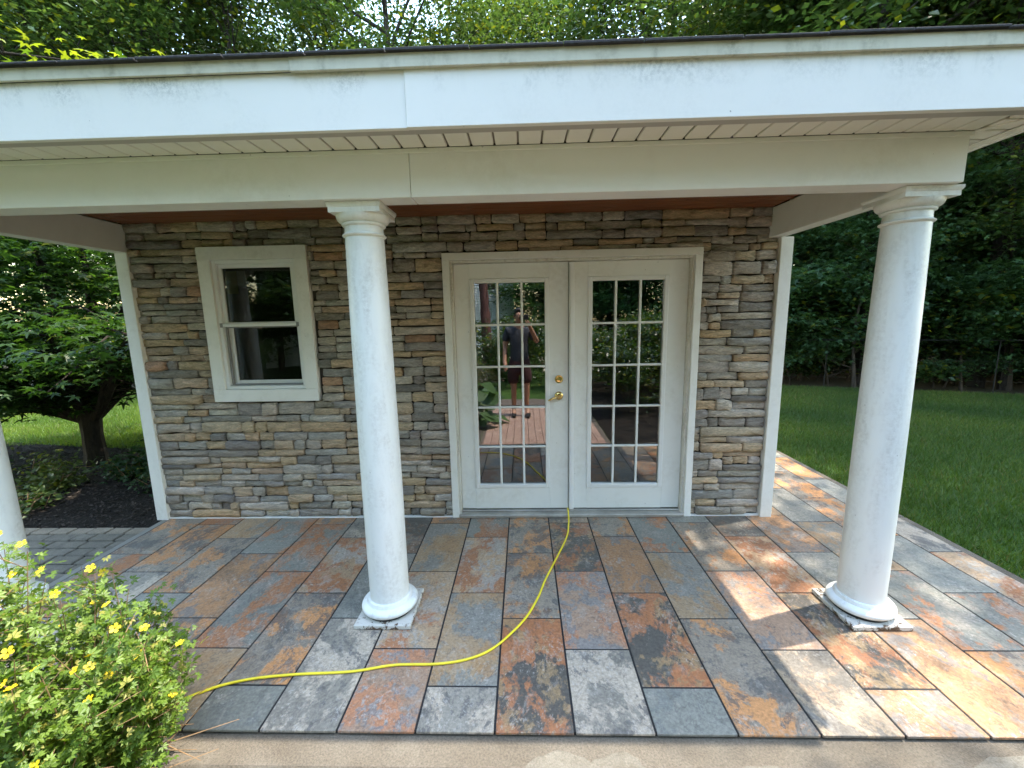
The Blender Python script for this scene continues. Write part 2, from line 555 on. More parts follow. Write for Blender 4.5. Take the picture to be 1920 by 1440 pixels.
# leaf templates: x = across, y = along, z = normal
def tmpl_diamond(w=0.5):
    return np.array([(0, 0, 0), (w / 2, .45, .06), (0, 1, -.05), (-w / 2, .45, .06)]), np.array([(0, 1, 2), (0, 2, 3)])
def tmpl_palmate():
    v = [(0, .3, 0)]
    ang = [-118, -62, 0, 62, 118]
    ln = [.42, .62, .75, .62, .42]
    for i, (a, l) in enumerate(zip(ang, ln)):
        r = math.radians(a)
        v.append((math.sin(r) * l, .3 + math.cos(r) * l, -.10))
    for a in [-150, -90, -31, 31, 90, 150]:
        r = math.radians(a)
        v.append((math.sin(r) * .23, .3 + math.cos(r) * .23, .03))
    f = []
    for i in range(5):
        f += [(0, 6 + i, 1 + i), (0, 1 + i, 7 + i)]
    return np.array(v), np.array(f)
def tmpl_fingers(k=5, w=0.2):
    v, f = [], []
    for i in range(k):
        a = (i - (k - 1) / 2) * math.radians(42)
        l = 1.0 - 0.12 * abs(i - (k - 1) / 2)
        d = np.array((math.sin(a), math.cos(a), 0))
        n = np.array((math.cos(a), -math.sin(a), 0))
        b = len(v)
        v += [tuple(d * .08), tuple(d * .55 * l + n * w / 2 + (0, 0, .05)), tuple(d * l + np.array((0, 0, -.08))), tuple(d * .55 * l - n * w / 2 + (0, 0, .05))]
        f += [(b, b + 1, b + 2), (b, b + 2, b + 3)]
    return np.array(v), np.array(f)

def leaves_mesh(name, tmpl, P, size, mat, cols, tilt=0.6, droop=None, heading=None, R=None):
    """scatter leaf templates at points P: normals near vertical with random tilt"""
    R = R or rng
    T, F = tmpl
    n = len(P)
    nz = np.stack([R.normal(0, tilt, n), R.normal(0, tilt, n), np.ones(n)], 1)
    nz /= np.linalg.norm(nz, axis=1)[:, None]
    th = R.uniform(0, 2 * np.pi, n)
    d = np.stack([np.cos(th), np.sin(th), np.zeros(n) - (droop or 0)], 1)
    if heading is not None:
        d = heading + 0.6 * d
    d -= nz * (d * nz).sum(1)[:, None]
    d /= np.linalg.norm(d, axis=1)[:, None] + 1e-9
    x = np.cross(d, nz)
    s = np.broadcast_to(size, (n,)) * R.uniform(0.65, 1.25, n)
    V = P[:, None, :] + s[:, None, None] * (T[None, :, 0, None] * x[:, None, :] + T[None, :, 1, None] * d[:, None, :] + T[None, :, 2, None] * nz[:, None, :])
    FF = (F[None] + (np.arange(n) * len(T))[:, None, None]).reshape(-1, 3)
    C = np.repeat(cols, len(T), axis=0)
    return np_mesh(name, V.reshape(-1, 3), FF, mat, C)

def greens(n, a, b, R=None, warm=0.1, warmcol=(0.16, 0.17, 0.02)):
    R = R or rng
    t = R.random(n)[:, None]
    c = np.array(a) * (1 - t) + np.array(b) * t
    w = (R.random(n) < warm)[:, None]
    c = np.where(w, np.array(warmcol) * R.uniform(.7, 1.2, (n, 1)), c)
    return c

# ================================================================== SETTING
ground = sheet('ground', [(-150, -150), (150, -150), (150, 150), (-150, 150)], -0.13, M['forest'])
lawn_poly = [(-16, 7.2), (4, 7.3), (7, 6.2), (10.4, 4.9), (15, 3.2), (15, -30), (-16, -30)]
lawn = sheet('lawn', lawn_poly, -0.06, M['lawn'])
front_bed = sheet('front_bed', [(-4.2, -1.86), (-4.2, -4.2), (0.52, -4.2), (0.52, -1.86)], -0.056, M['soil'])

X0, TW, L3, Y0 = 1.0012, 0.3085, 0.2083, -1.7766
# concrete slab under the tiles, seen as the front step and the right edge
slab = MB().box(-1.775, 4.10, -1.896, 0.0, -0.16, -0.022, 0.012)
slab.box(3.06, 4.10, 0.0005, 6.2, -0.16, -0.022, 0.012)
concrete_slab = slab.build('concrete_slab', M['concrete'])
tag(concrete_slab, kind='structure')
bed = MB().box(-1.78, 4.0, Y0 + 0.012, 0.02, -0.018, -0.0035)
bed.box(3.05, 4.0, 0.0205, 6.1, -0.018, -0.0035)
patio = bed.build('patio', M['grout'])
tag(patio, kind='structure')

# tile palettes (linear base colours): base, patch, mottle(+strength), threshold
PAL = {
    'blue':   ((.17, .195, .20), (.22, .235, .235), (.13, .145, .15, .35), .55),
    'rustdk': ((.075, .076, .076), (.29, .12, .048), (.34, .23, .12, .75), .49),
    'gror':   ((.22, .205, .185), (.40, .20, .075), (.10, .10, .098, .75), .52),
    'pink':   ((.29, .20, .15), (.36, .17, .09), (.22, .22, .215, .8), .52),
    'swirl':  ((.33, .245, .165), (.27, .12, .052), (.36, .33, .285, .8), .52),
    'mott':   ((.21, .215, .21), (.36, .34, .315), (.12, .115, .11, .8), .5),
    'tan':    ((.31, .235, .155), (.19, .205, .21), (.36, .21, .10, .7), .52),
    'brown':  ((.25, .155, .09), (.35, .195, .095), (.19, .185, .175, .8), .5),
    'dark':   ((.085, .09, .092), (.15, .15, .148), (.24, .13, .07, .6), .55),
    'bluer':  ((.17, .195, .20), (.31, .14, .06), (.30, .26, .215, .6), .52),
    'pale':   ((.30, .255, .20), (.13, .13, .128), (.34, .23, .15, .7), .55),
}
SEEN = {0: ['rustdk', 'gror', 'gror'], 1: ['mott', 'pink', 'rustdk', 'pale'], 2: ['blue', 'rustdk', 'brown', 'gror'],
        3: ['gror', 'tan', 'bluer'], 4: ['pale', 'pink', 'gror', 'blue'], 5: ['brown', 'rustdk', 'swirl', 'dark'],
        6: ['brown', 'blue', 'brown'], 7: ['gror', 'bluer', 'tan', 'blue'], 8: ['mott', 'bluer', 'blue', 'gror'],
        9: ['brown', 'swirl', 'mott', 'blue'],
        -1: ['mott', 'tan', 'swirl', 'bluer'], -2: ['pink', 'swirl', 'tan', 'brown'], -3: ['mott', 'blue', 'dark'],
        -4: ['blue', 'gror', 'swirl', 'mott'], -5: ['tan', 'bluer', 'bluer', 'brown'], -6: ['gror', 'brown', 'bluer'],
        -7: ['gror', 'bluer', 'gror', 'tan'], -8: ['brown', 'mott', 'gror', 'bluer'], -9: ['blue', 'bluer', 'gror', 'tan']}

def tile(x0, x1, y0, y1, kind):
    g = 0.0046
    if x1 - x0 < 0.02 or y1 - y0 < 0.02:
        return
    dz = random.uniform(-0.0006, 0.0006)
    m = MB().box(x0 + g, x1 - g, y0 + g, y1 - g, -0.012, 0.0 + dz, 0.0018)
    me = m.mesh('tile', M['tile'])
    c1, c2, c3, th = PAL[kind]
    def j(c):
        g_ = sum(c[:3]) / 3
        k_ = random.uniform(.95, 1.25)
        return tuple(min(1, (g_ + (v - g_) * .86) * k_ * w_ + .012) for v, w_ in zip(c[:3], (1.14, 1.0, .83)))
    set_attr(me, 'c1', (*j(c1), 1))
    set_attr(me, 'c2', (*j(c2), 1))
    set_attr(me, 'c3', (*c3[:3], c3[3]))
    set_attr(me, 'par', (random.random(), random.random(), random.random(), th - .025 + random.uniform(-.03, .03)))
    o = bpy.data.objects.new('tile', me)
    link(o, patio)

kinds = list(PAL)
for k in range(-9, 10):
    xa = X0 + k * TW
    xb = min(X0 + (k + 1) * TW, 4.0)
    j0 = (-k) % 3
    cuts = [0] + [j for j in range(j0 if j0 else 3, 10, 3)]
    ys = [Y0 + c * L3 for c in cuts]
    lim = 0.0
    if xa > 3.0:
        lim = 6.1
        while ys[-1] < lim:
            ys.append(ys[-1] + 3 * L3)
    elif xb > 3.055:
        pass
    ys = [y for y in ys if y < lim - 0.01] + [lim]
    for i in range(len(ys) - 1):
        s = SEEN.get(k, [])
        kd = s[i] if i < len(s) else random.choice(['tan', 'blue', 'brown', 'swirl', 'gror', 'bluer', 'mott', 'gror'])
        tile(xa, xb, ys[i], ys[i + 1], kd)

yy = 0.0
for i in range(10):
    tile(3.062, X0 + 7 * TW, yy, yy + (.42 if i == 0 else 3 * L3), random.choice(['brown', 'blue', 'gror', 'tan']))
    yy += .42 if i == 0 else 3 * L3
# bare patches of pale mortar left on the step
M['mortar_pale'] = mat_ground('pale_mortar', ((0.15, 0.135, 0.11), (0.18, 0.165, 0.135), (0.13, 0.115, 0.09)), (6, 30, 150), .4)
Rp = random.Random(4)
for pts in ([(1.09, -1.903), (1.16, -1.845), (1.22, -1.822), (1.29, -1.83), (1.35, -1.858), (1.41, -1.838), (1.47, -1.82), (1.53, -1.845), (1.56, -1.903)],
            [(1.86, -1.903), (1.90, -1.872), (1.98, -1.862), (2.06, -1.878), (2.14, -1.88), (2.2, -1.903)],
            [(2.72, -1.90), (2.70, -1.86), (2.78, -1.825), (2.95, -1.815), (3.1, -1.83), (3.2, -1.86), (3.2, -1.90)],
            [(.78, -1.903), (.80, -1.888), (.85, -1.884), (.90, -1.903)]):
    q = [Vector((a, b, 0)) for a, b in pts]
    out = []
    for i in range(len(q)):
        a, b = q[i], q[(i + 1) % len(q)]
        for k in range(3):
            p = a.lerp(b, k / 3)
            out.append((p.x + Rp.uniform(-.007, .007), max(-1.884, p.y + Rp.uniform(-.006, .006))))
    sheet('mortar_patch', out, -0.0207, M['mortar_pale'], None, concrete_slab)

# edge strip between tiles and pavers
es = MB().box(-1.835, -1.782, Y0 - 0.01, -0.02, -0.14, -0.004, 0.004).build('edge_strip', mat_simple('grey_edge_strip', (.2, .19, .165), .7), None)
tag(es, kind='structure')

# paver walk to the left
pav = sheet('paver_walk', [(-4.6, -0.10), (-4.6, -1.84), (-1.84, -1.84), (-1.84, -0.10)], -0.035, mat_simple('joint_sand', (.02, .018, .016), .95))
pm = {}
row = 0
y = -0.105
while y > -1.75:
    d = 0.101
    x = -1.842 - (0 if row == 0 else random.choice([0.0, 0.06, 0.11]) * 1.0)
    first = True
    while x > -4.4:
        w = 0.152 if row == 0 else random.choice([0.145, 0.205, 0.205, 0.26])
        if first and row:
            w0 = w
            x = -1.842
            w = random.uniform(0.07, 0.2)
            first = False
        key = round(w, 3)
        key = (key, row == 0)
        mm = MB().box(x - w + 0.0055, x - 0.0055, y - d + 0.0055, y - 0.0055, -0.07, -0.022 + random.uniform(-.003, .002), 0.006)
        o = mm.build('paver', M['paver_tan'] if row == 0 else M['paver'], pav)
        x -= w
    y -= d
    row += 1

# mulch bed under the maple
mulch = sheet('mulch_bed', [(-7.5, -0.10), (-1.87, -0.10), (-1.87, 2.3), (-3.2, 2.15), (-4.6, 2.1), (-6.0, 2.4), (-7.5, 2.7)], -0.045, M['mulch'])
def chips(name, x0, x1, y0, y1, z, n, s, mat):
    P = np.stack([rng.uniform(x0, x1, n), rng.uniform(y0, y1, n), np.full(n, z)], 1)
    P[:, 2] += rng.uniform(0, 0.012, n)
    return leaves_mesh(name, tmpl_diamond(.45), P, s, mat, np.tile((.05, .035, .025), (n, 1)), tilt=.5)
o = link(bpy.data.objects.new('mulch_chips', chips('mulch_chips', -6.5, -1.9, -0.1, 2.2, -0.042, 9000, .035, M['chip'])))
tag(o, 'dark shredded bark mulch spread under the small maple', 'mulch', kind='stuff')
o = link(bpy.data.objects.new('soil_grit', chips('soil_grit', -2.5, 0.5, -2.6, -1.91, -0.054, 9000, .014, mat_simple('grit', (.2, .19, .17), .9, var=.5, nscale=60))))
tag(o, 'grey grit and crumbs of soil along the front of the step', 'gravel', kind='stuff')

# brick walk in front of the step, behind the photographer it leads away
bw = sheet('brick_walk', [(0.53, -1.912), (0.53, -5.0), (2.25, -5.0), (2.25, -1.912)], -0.052, mat_simple('brick_joint_sand', (.10, .08, .065), .95))
bmesh_b = MB().box(-0.098, 0.098, -0.048, 0.048, -0.02, 0.012, 0.004).mesh('brick', M['brick'])
cnt = 0
for r in range(12):
    for c in range(16):
        if cnt >= 300:
            break
        b = bpy.data.objects.new('brick', bmesh_b)
        b.location = (0.63 + c * 0.1 * 1.0, -2.02 - r * 0.2 + (0.1 if c % 2 else 0), -0.048 + random.uniform(-.002, .002))
        b.rotation_euler = (0, 0, math.pi / 2)
        link(b, bw)
        cnt += 1

# ================================================================== POOL HOUSE
house = empty('pool_house', (0.6, 0.0, 0.0))
tag(house, 'small pool house with stacked stone front, white porch columns and french doors', 'building')
WXL, WXR, WZT = -1.786, 2.955, 2.312
DXL, DXR, DZT = 0.549, 2.4245, 2.044           # door casing outside
WL, WR, WB, WT = -1.2605, -0.4429, 0.9699, 2.126   # window casing outside

# body of the building with openings: backing wall and inner room
bk = MB()
y0, y1 = 0.024, 0.14
bk.box(WXL - .07, WL + .04, y0, y1, -.02, 2.5)
bk.box(WL + .04, WR - .04, y0, y1, -.02, WB + .04)
bk.box(WL + .04, WR - .04, y0, y1, WT - .04, 2.5)
bk.box(WR - .04, DXL + .03, y0, y1, -.02, 2.5)
bk.box(DXL + .03, DXR - .03, y0, y1, DZT - .03, 2.5)
bk.box(DXR - .03, WXR + .07, y0, y1, -.02, 2.5)
wall = bk.build('wall', M['mortar'], house)
wall['label'] = 'front wall faced with stacked ledge stone'
sh = MB()
sh.box(-1.845, -1.80, 0.1405, 4.2, -.1, 2.5)
sh.box(2.98, 3.025, 0.1405, 4.2, -.1, 2.5)
sh.box(-1.80, 2.98, 4.15, 4.2, -.1, 2.5)
sh.build('side_wall', M['siding'], house)
fl = MB()
fl.box(-1.799, 2.979, 0.1405, 4.149, -.1, -.01)
fl.box(-1.799, 2.979, 0.1405, 4.149, 2.44, 2.49)
fl.box(-1.7985, -1.79, 0.1405, 4.149, -.0095, 2.4395)
fl.box(2.97, 2.9785, 0.1405, 4.149, -.0095, 2.4395)
fl.box(-1.789, 2.969, 4.14, 4.148, -.0095, 2.4395)
fl.build('interior', M['interior'], house)

# ---- stones
stones = []
z = 0.012
R = random.Random(21)
while z < WZT - 0.02:
    h = R.choice([.105, .12, .135, .15, .17, .195])
    if WZT - (z + h) < 0.08:
        h = WZT - z
    x = WXL + 0.0
    while x < WXR - 0.01:
        seg = R.uniform(.35, .95)
        if WXR - (x + seg) < .22:
            seg = WXR - x
        n = 1 if h < .085 else (2 if h < .136 or R.random() < .35 else 3)
        cuts = [0] + sorted(R.uniform(.36, .64) if n == 2 else (i / 3 + R.uniform(-.07, .07)) for i in range(1, n)) + [1]
        if n == 2 and R.random() < .0:
            pass
        for i in range(n):
            za, zb = z + h * cuts[i], z + h * cuts[i + 1]
            xx = x
            while xx < x + seg - .005:
                w = R.choice([.08, .12, .16, .2, .23, .27, .32, .40])
                w = max(w, (zb - za) * 1.15)
                if x + seg - (xx + w) < .075:
                    w = x + seg - xx
                stones.append([xx, xx + w, za, zb])
                xx += w
        x += seg
    z += h
def clip(rects, ox0, ox1, oz0, oz1):
    out = []
    for a, b, c, d in rects:
        if b <= ox0 or a >= ox1 or d <= oz0 or c >= oz1:
            out.append([a, b, c, d])
            continue
        mid0, mid1 = max(c, oz0), min(d, oz1)
        fr = (mid1 - mid0) / (d - c)
        if fr < .35:          # mostly above or below: keep full width, trimmed
            if c < oz0: out.append([a, b, c, oz0])
            elif d > oz1: out.append([a, b, oz1, d])
            continue
        if a < ox0: out.append([a, ox0, c, d])
        if b > ox1: out.append([ox1, b, c, d])
        if min(b, ox1) - max(a, ox0) > .04:
            if oz0 - c > .018: out.append([max(a, ox0), min(b, ox1), c, oz0])
            if d - oz1 > .018: out.append([max(a, ox0), min(b, ox1), oz1, d])
    return out
stones = clip(stones, WL, WR, WB, WT)
stones = clip(stones, DXL, DXR, -1, DZT)
# join slivers beside the openings to nothing: drop those under 3 cm
stones = [s for s in stones if s[1] - s[0] > .03 and s[3] - s[2] > .018]

STONE_COLS = [((.225, .22, .212), 7), ((.18, .18, .178), 6), ((.28, .272, .258), 5), ((.205, .212, .218), 3), ((.33, .275, .205), 3.2),
              ((.28, .225, .16), 2.0), ((.26, .225, .18), 3), ((.31, .26, .21), 2.5), ((.36, .325, .27), 1.4), ((.14, .14, .145), 2), ((.33, .355, .37), .6), ((.22, .15, .11), .5)]
def stone_geom(a, b, c, d):
    g = 0.0030
    a, b, c, d = a + g, b - g, c + g, d - g
    w, h = b - a, d - c
    j = min(.014, h * .2)
    r = min(h * .17, w * .15, .012)
    u = lambda s=1.0: R.uniform(-j, j) * s
    rc = [R.uniform(.4, 1.3) * r for _ in range(4)]
    pts = [(a + rc[0], c + u(.4)), (a + w * R.uniform(.4, .6), c + u(.7)), (b - rc[1], c + u(.4)), (b + u(.3), c + rc[1]),
           (b + u(.3), d - rc[2]), (b - rc[2], d + u(.4)), (a + w * R.uniform(.4, .6), d + u(.7)), (a + rc[3], d + u(.4)), (a + u(.3), d - rc[3]), (a + u(.3), c + rc[0])]
    n = len(pts)
    front = R.uniform(-.022, .010)
    cx, cz = (a + b) / 2, (c + d) / 2
    ins = min(.0035, h * .08)
    v = [(px, .0235, pz) for px, pz in pts]
    v += [(px, front + .004 + R.uniform(0, .004), pz) for px, pz in pts]
    for px, pz in pts:
        dx, dz = cx - px, cz - pz
        l = math.hypot(dx, dz) + 1e-6
        k = ins * R.uniform(.7, 1.5) / l
        v.append((px + dx * k, front + R.uniform(-.005, .004), pz + dz * k))
    ca, cb = a + w * R.uniform(.28, .4), a + w * R.uniform(.6, .72)
    v += [(ca, front + R.uniform(-.009, .006), cz + u(.6)), (cb, front + R.uniform(-.009, .006), cz + u(.6))]
    f = []
    for i in range(n):
        k = (i + 1) % n
        f += [(i, k, n + k), (i, n + k, n + i), (n + i, n + k, 2 * n + k), (n + i, 2 * n + k, 2 * n + i)]
    L_, R_ = 3 * n, 3 * n + 1
    o = 2 * n
    left, right = [6, 7, 8, 9, 0, 1], [1, 2, 3, 4, 5, 6]
    for i in range(5):
        f.append((o + left[i], o + left[i + 1], L_))
        f.append((o + right[i], o + right[i + 1], R_))
    f += [(o + 1, R_, L_), (o + 6, L_, R_)]
    return v, f
def pick():
    tot = sum(w for _, w in STONE_COLS)
    q = R.random() * tot
    for c, w in STONE_COLS:
        q -= w
        if q <= 0:
            break
    k = R.choice([R.uniform(1.25, 1.7), R.uniform(1.6, 2.45)])
    k = min(k * 1.25, .56 / max(c))
    return tuple(x * k * w_ * R.uniform(.98, 1.02) for x, w_ in zip(c, (1.08, .985, .88)))
stones.sort(key=lambda s: -(s[1] - s[0]) * (s[3] - s[2]))
rest_v, rest_f, rest_c = [], [], []
for i, s in enumerate(stones):
    v, f = stone_geom(*s)
    c = pick()
    if i < 300:
        o = bpy.data.objects.new('stone', np_mesh('stone', v, f, M['stone'], np.tile(c, (len(v), 1))))
        link(o, wall)
    else:
        b = len(rest_v)
        rest_v += v
        rest_f += [tuple(q + b for q in t) for t in f]
        rest_c += [c] * len(v)
if rest_v:
    o = bpy.data.objects.new('small_stones', np_mesh('small_stones', rest_v, rest_f, M['stone'], np.array(rest_c)))
    link(o, wall)
    o['kind'] = 'stuff'
print('stones', len(stones))

# ---- corner posts and bottom flashing
for xa, xb in ((-1.872, -1.778), (2.958, 3.045)):
    MB().box(xa, xb, -0.032, 0.06, -0.003, 2.099, 0.003).build('corner_post', M['white'], house)
fs = MB().box(-1.777, 0.548, -0.012, 0.02, 0.0005, 0.010)
fs.box(2.426, 2.957, -0.012, 0.02, 0.0005, 0.010)
fs.build('base_flashing', M['vinyl'], house)

# ---- porch columns
def column(cx, cy, rot=0.0):
    prof = []
    r0, r1 = 0.102, 0.0885
    zb, zt = 0.082, 1.985
    for i in range(17):
        t = i / 16
        k = 0 if t < .3 else ((t - .3) / .7) ** 1.6
        prof.append((r0 + (r1 - r0) * k, zb + (zt - zb) * t))
    o = MB().lathe(prof, cx, cy, 56).build('column', M['column'], house, True)
    ring = [(r1 - .002, 1.955)] + [(r1 + .012 * math.sin(math.pi * i / 8), 1.957 + .018 * i / 8) for i in range(1, 8)] + [(r1 - .002, 1.977)]
    MB().lathe(ring, cx, cy, 56).build('astragal', M['column'], o, True)
    cap = [(r1 - .001, 1.985), (r1 - .001, 2.005), (r1 + .010, 2.010), (r1 + .012, 2.016), (r1 + .006, 2.020)]
    cap += [(r1 + .008 + .026 * math.sin(math.pi / 2 * i / 6), 2.022 + .032 * (1 - math.cos(math.pi / 2 * i / 6))) for i in range(7)]
    MB().lathe(cap, cx, cy, 56).build('capital', M['column'], o, True)
    MB().frustum(cx, cy, [(.116, 2.054), (.116, 2.075), (.1185, 2.0765), (.1225, 2.086), (.1225, 2.096)]).build('abacus', M['column'], o)
    tor = [(r0 - .004, .040)] + [(r0 + .016 + .030 * math.sin(math.pi * i / 12), .040 + .046 * (1 - math.cos(math.pi * i / 12)) / 2) for i in range(1, 12)]
    tor += [(r0 + .017, .087), (r0 + .017, .090), (r0 + .010, .104), (r0 + .001, .106)]
    MB().lathe(tor, cx, cy, 56).build('base_ring', M['peel'] if False else M['column'], o, True)
    MB().lathe([(r0 + .022, .024), (r0 + .022, .0405)], cx, cy, 40).build('base_gap', M['black'], o)
    MB().box(cx - .147, cx + .147, cy - .152, cy + .152, 0.0015, .026, .003).build('plinth', M['peel'], o)
    return o
for cx in (-1.77, 0.386, 2.895):
    column(cx, -1.09)

# ---- beams
BZ0, BZ1 = 2.098, 2.292
seam = 0.655
b1 = MB().box(-1.885, seam - .0012, -1.238, -1.115, BZ0, BZ1, .0025).build('beam', M['beam'], house)
b2 = MB().box(seam + .0012, 2.985, -1.238, -1.115, BZ0, BZ1, .0025).build('beam', M['beam'], house)
MB().box(2.890, 2.984, -1.1145, 0.0225, BZ0 + .001, BZ1 + .006, .0025).build('beam', M['beam'], house)
MB().box(-1.884, -1.785, -1.1145, 0.0225, BZ0 + .001, BZ1 + .006, .0025).build('beam', M['beam'], house)
# small frieze moulding where the soffit meets the beam
MB().box(-1.89, 2.992, -1.247, -1.2385, BZ1 - .018, BZ1 + .001, .002).build('frieze_moulding', M['beam'], house)
MB().box(2.9855, 2.995, -1.2465, 4.1, BZ1 - .018, BZ1 + .001, .002).build('frieze_moulding', M['beam'], house)

# ---- cedar porch ceiling, board by board
ceil = MB().box(-1.784, 2.889, -1.114, 0.02, 2.318, 2.33).build('porch_ceiling', M['wood'], house)
ceil['label'] = 'reddish cedar board ceiling of the porch'
yy = -1.114
while yy < 0.0:
    MB().box(-1.7845, 2.8895, yy + .001, min(yy + .092, .018), 2.303, 2.3175, .003).build('ceiling_board', M['wood'], ceil)
    yy += .0935

# ---- eaves: soffit panels, fascia, drip edge, shingles
EX0, EX1, EY0, EY1 = -2.10, 3.185, -1.462, 4.45
SZ = BZ1 + 0.001
soff = MB().box(EX0 + .01, EX1 - .01, EY0 + .01, -1.239, SZ + .012, SZ + .02)
soff.box(2.986, EX1 - .0105, -1.2385, EY1 - .01, SZ + .012, SZ + .02)
soff.box(EX0 + .0105, -1.886, -1.2385, EY1 - .01, SZ + .012, SZ + .02)
soffit = soff.build('soffit', mat_simple('soffit_gap', (.3, .28, .24), .9), house)
pw = 0.0985
x = 0.4335 - 26 * pw
while x < EX1 - .03:
    a, b = x + .004, x + pw - .004
    # mitre at the right corner: trim length
    if a > EX0 and b < 3.0:
        MB().box(a, b, EY0 + .02, -1.2475, SZ, SZ + .0115, .003).build('soffit_panel', M['soffit'], soffit)
    x += pw
y = -1.44
while y < 3.9:
    MB().box(2.997 if y > -1.25 else 3.012, EX1 - .02, y + .006, y + pw - .006, SZ, SZ + .0115, .003).build('soffit_panel', M['soffit'], soffit)
    y += pw
# mitre strip
mv = MB().tube([(2.993, -1.248, SZ - .002), (3.165, -1.445, SZ - .002)], .006, 6).build('soffit_mitre', M['soffit'], soffit)

FB, FT = 2.279, 2.482
fx = 0.715
fo = MB().box(EX0, fx + .001, EY0 - .004, EY0 + .0175, FB, FT, .002)
fascia1 = fo.build('fascia_board', M['fascia'], house)
fascia2 = MB().box(fx - .004, EX1, EY0 - .0085, EY0 + .0165, FB + .0006, FT + .002, .002).build('fascia_board', M['fascia'], house)
MB().box(EX1 - .02, EX1 - .0005, EY0 + .018, EY1, FB, FT, .002).build('fascia_board', M['fascia'], house)
MB().box(EX0 + .0005, EX0 + .02, EY0 + .018, EY1, FB, FT, .002).build('fascia_board', M['fascia'], house)
# underside return of the fascia
MB().box(EX0 + .021, EX1 - .021, EY0 + .0185, EY0 + .062, FB + .004, FB + .010, .001).build('fascia_return', M['return'], house)
MB().box(EX1 - .062, EX1 - .021, EY0 + .0625, EY1, FB + .004, FB + .010, .001).build('fascia_return', M['soffit'], house)
# drip edge trim
MB().box(EX0 - .01, 0.30, EY0 - .021, EY0 - .0095, FT - .003, FT + .042, .002).build('drip_edge', M['drip'], house)
MB().box(0.296, EX1 + .01, EY0 - .024, EY0 - .0098, FT - .007, FT + .0425, .002).build('drip_edge', M['drip'], house)
MB().box(EX1, EX1 + .011, EY0 - .0095, EY1, FT - .003, FT + .042, .002).build('drip_edge', M['drip'], house)
MB().box(EX0 - .011, EX0, EY0 - .0095, EY1, FT - .003, FT + .042, .002).build('drip_edge', M['drip'], house)
# hip roof
ez = FT + .0405
rx0, rx1, ry0, ry1 = EX0 - .03, EX1 + .03, EY0 - .03, EY1
rise = 1.12
hx = (ry1 - ry0) / 2
mx = (rx1 - rx0) / 2
rr = min(hx, mx)
rz = ez + rr * .42
rv = [(rx0, ry0, ez), (rx1, ry0, ez), (rx1, ry1, ez), (rx0, ry1, ez)]
top_a = (rx0 + rr, ry0 + rr, rz)
top_b = (rx1 - rr, ry1 - rr, rz) if hx > mx else (rx1 - rr, ry0 + rr, rz)
me = bpy.data.meshes.new('roof')
me.from_pydata(rv + [top_a, top_b], [], [(0, 1, 4), (1, 2, 5, 4), (2, 3, 5), (3, 0, 4, 5), (3, 2, 1, 0)] if hx > mx else [(0, 1, 5, 4), (1, 2, 5), (2, 3, 4, 5), (3, 0, 4), (3, 2, 1, 0)])
me.materials.append(M['shingle'])
roof = link(bpy.data.objects.new('roof', me), house)
x = rx0 - .005
while x < rx1:
    w = random.uniform(.28, .36)
    dz = random.uniform(0, .004)
    MB().box(x + .002, min(x + w - .002, rx1 + .005), ry0 - .006 - random.uniform(0, .006), ry0 + .12, ez - .001 + dz, ez + .006 + dz + random.uniform(0, .003), .0015).build('shingle', M['shingle'], roof)
    x += w

# ---- french doors
def casing(x0, x1, z0, z1, w, y0, y1, mat, parent, bottom=False):
    MB().box(x0, x0 + w, y0, y1, z0 + (w if bottom else 0), z1 - w, .002).build('casing', mat, parent)
    MB().box(x1 - w, x1, y0, y1, z0 + (w if bottom else 0), z1 - w, .002).build('casing', mat, parent)
    MB().box(x0, x1, y0 - .001, y1, z1 - w + .0005, z1, .002).build('casing', mat, parent)
    if bottom:
        MB().box(x0, x1, y0 - .001, y1, z0, z0 + w - .0005, .002).build('casing', mat, parent)
casing(DXL, DXR, 0.002, DZT, 0.052, -0.024, 0.05, M['white'], house)
# jambs
JX0, JX1, JZ = DXL + .053, DXR - .053, DZT - .053
jm = MB().box(JX0, JX0 + .017, -.004, .13, .004, JZ, .001)
jm.box(JX1 - .017, JX1, -.004, .13, .004, JZ, .001)
jm.box(JX0 + .0175, JX1 - .0175, -.004, .13, JZ - .017, JZ, .001)
jm.build('door_jamb', mat_white('worn_jamb_paint', (.66, .64, .58), (.22, .14, .09), .75, streak=True, nscale=6), house)
th = MB().box(DXL + .053, DXR - .053, -.03, .13, .001, .026, .004)
th.box(DXL + .054, DXR - .054, .03, .10, .0265, .038, .004)
th.build('threshold', M['alu'], house)

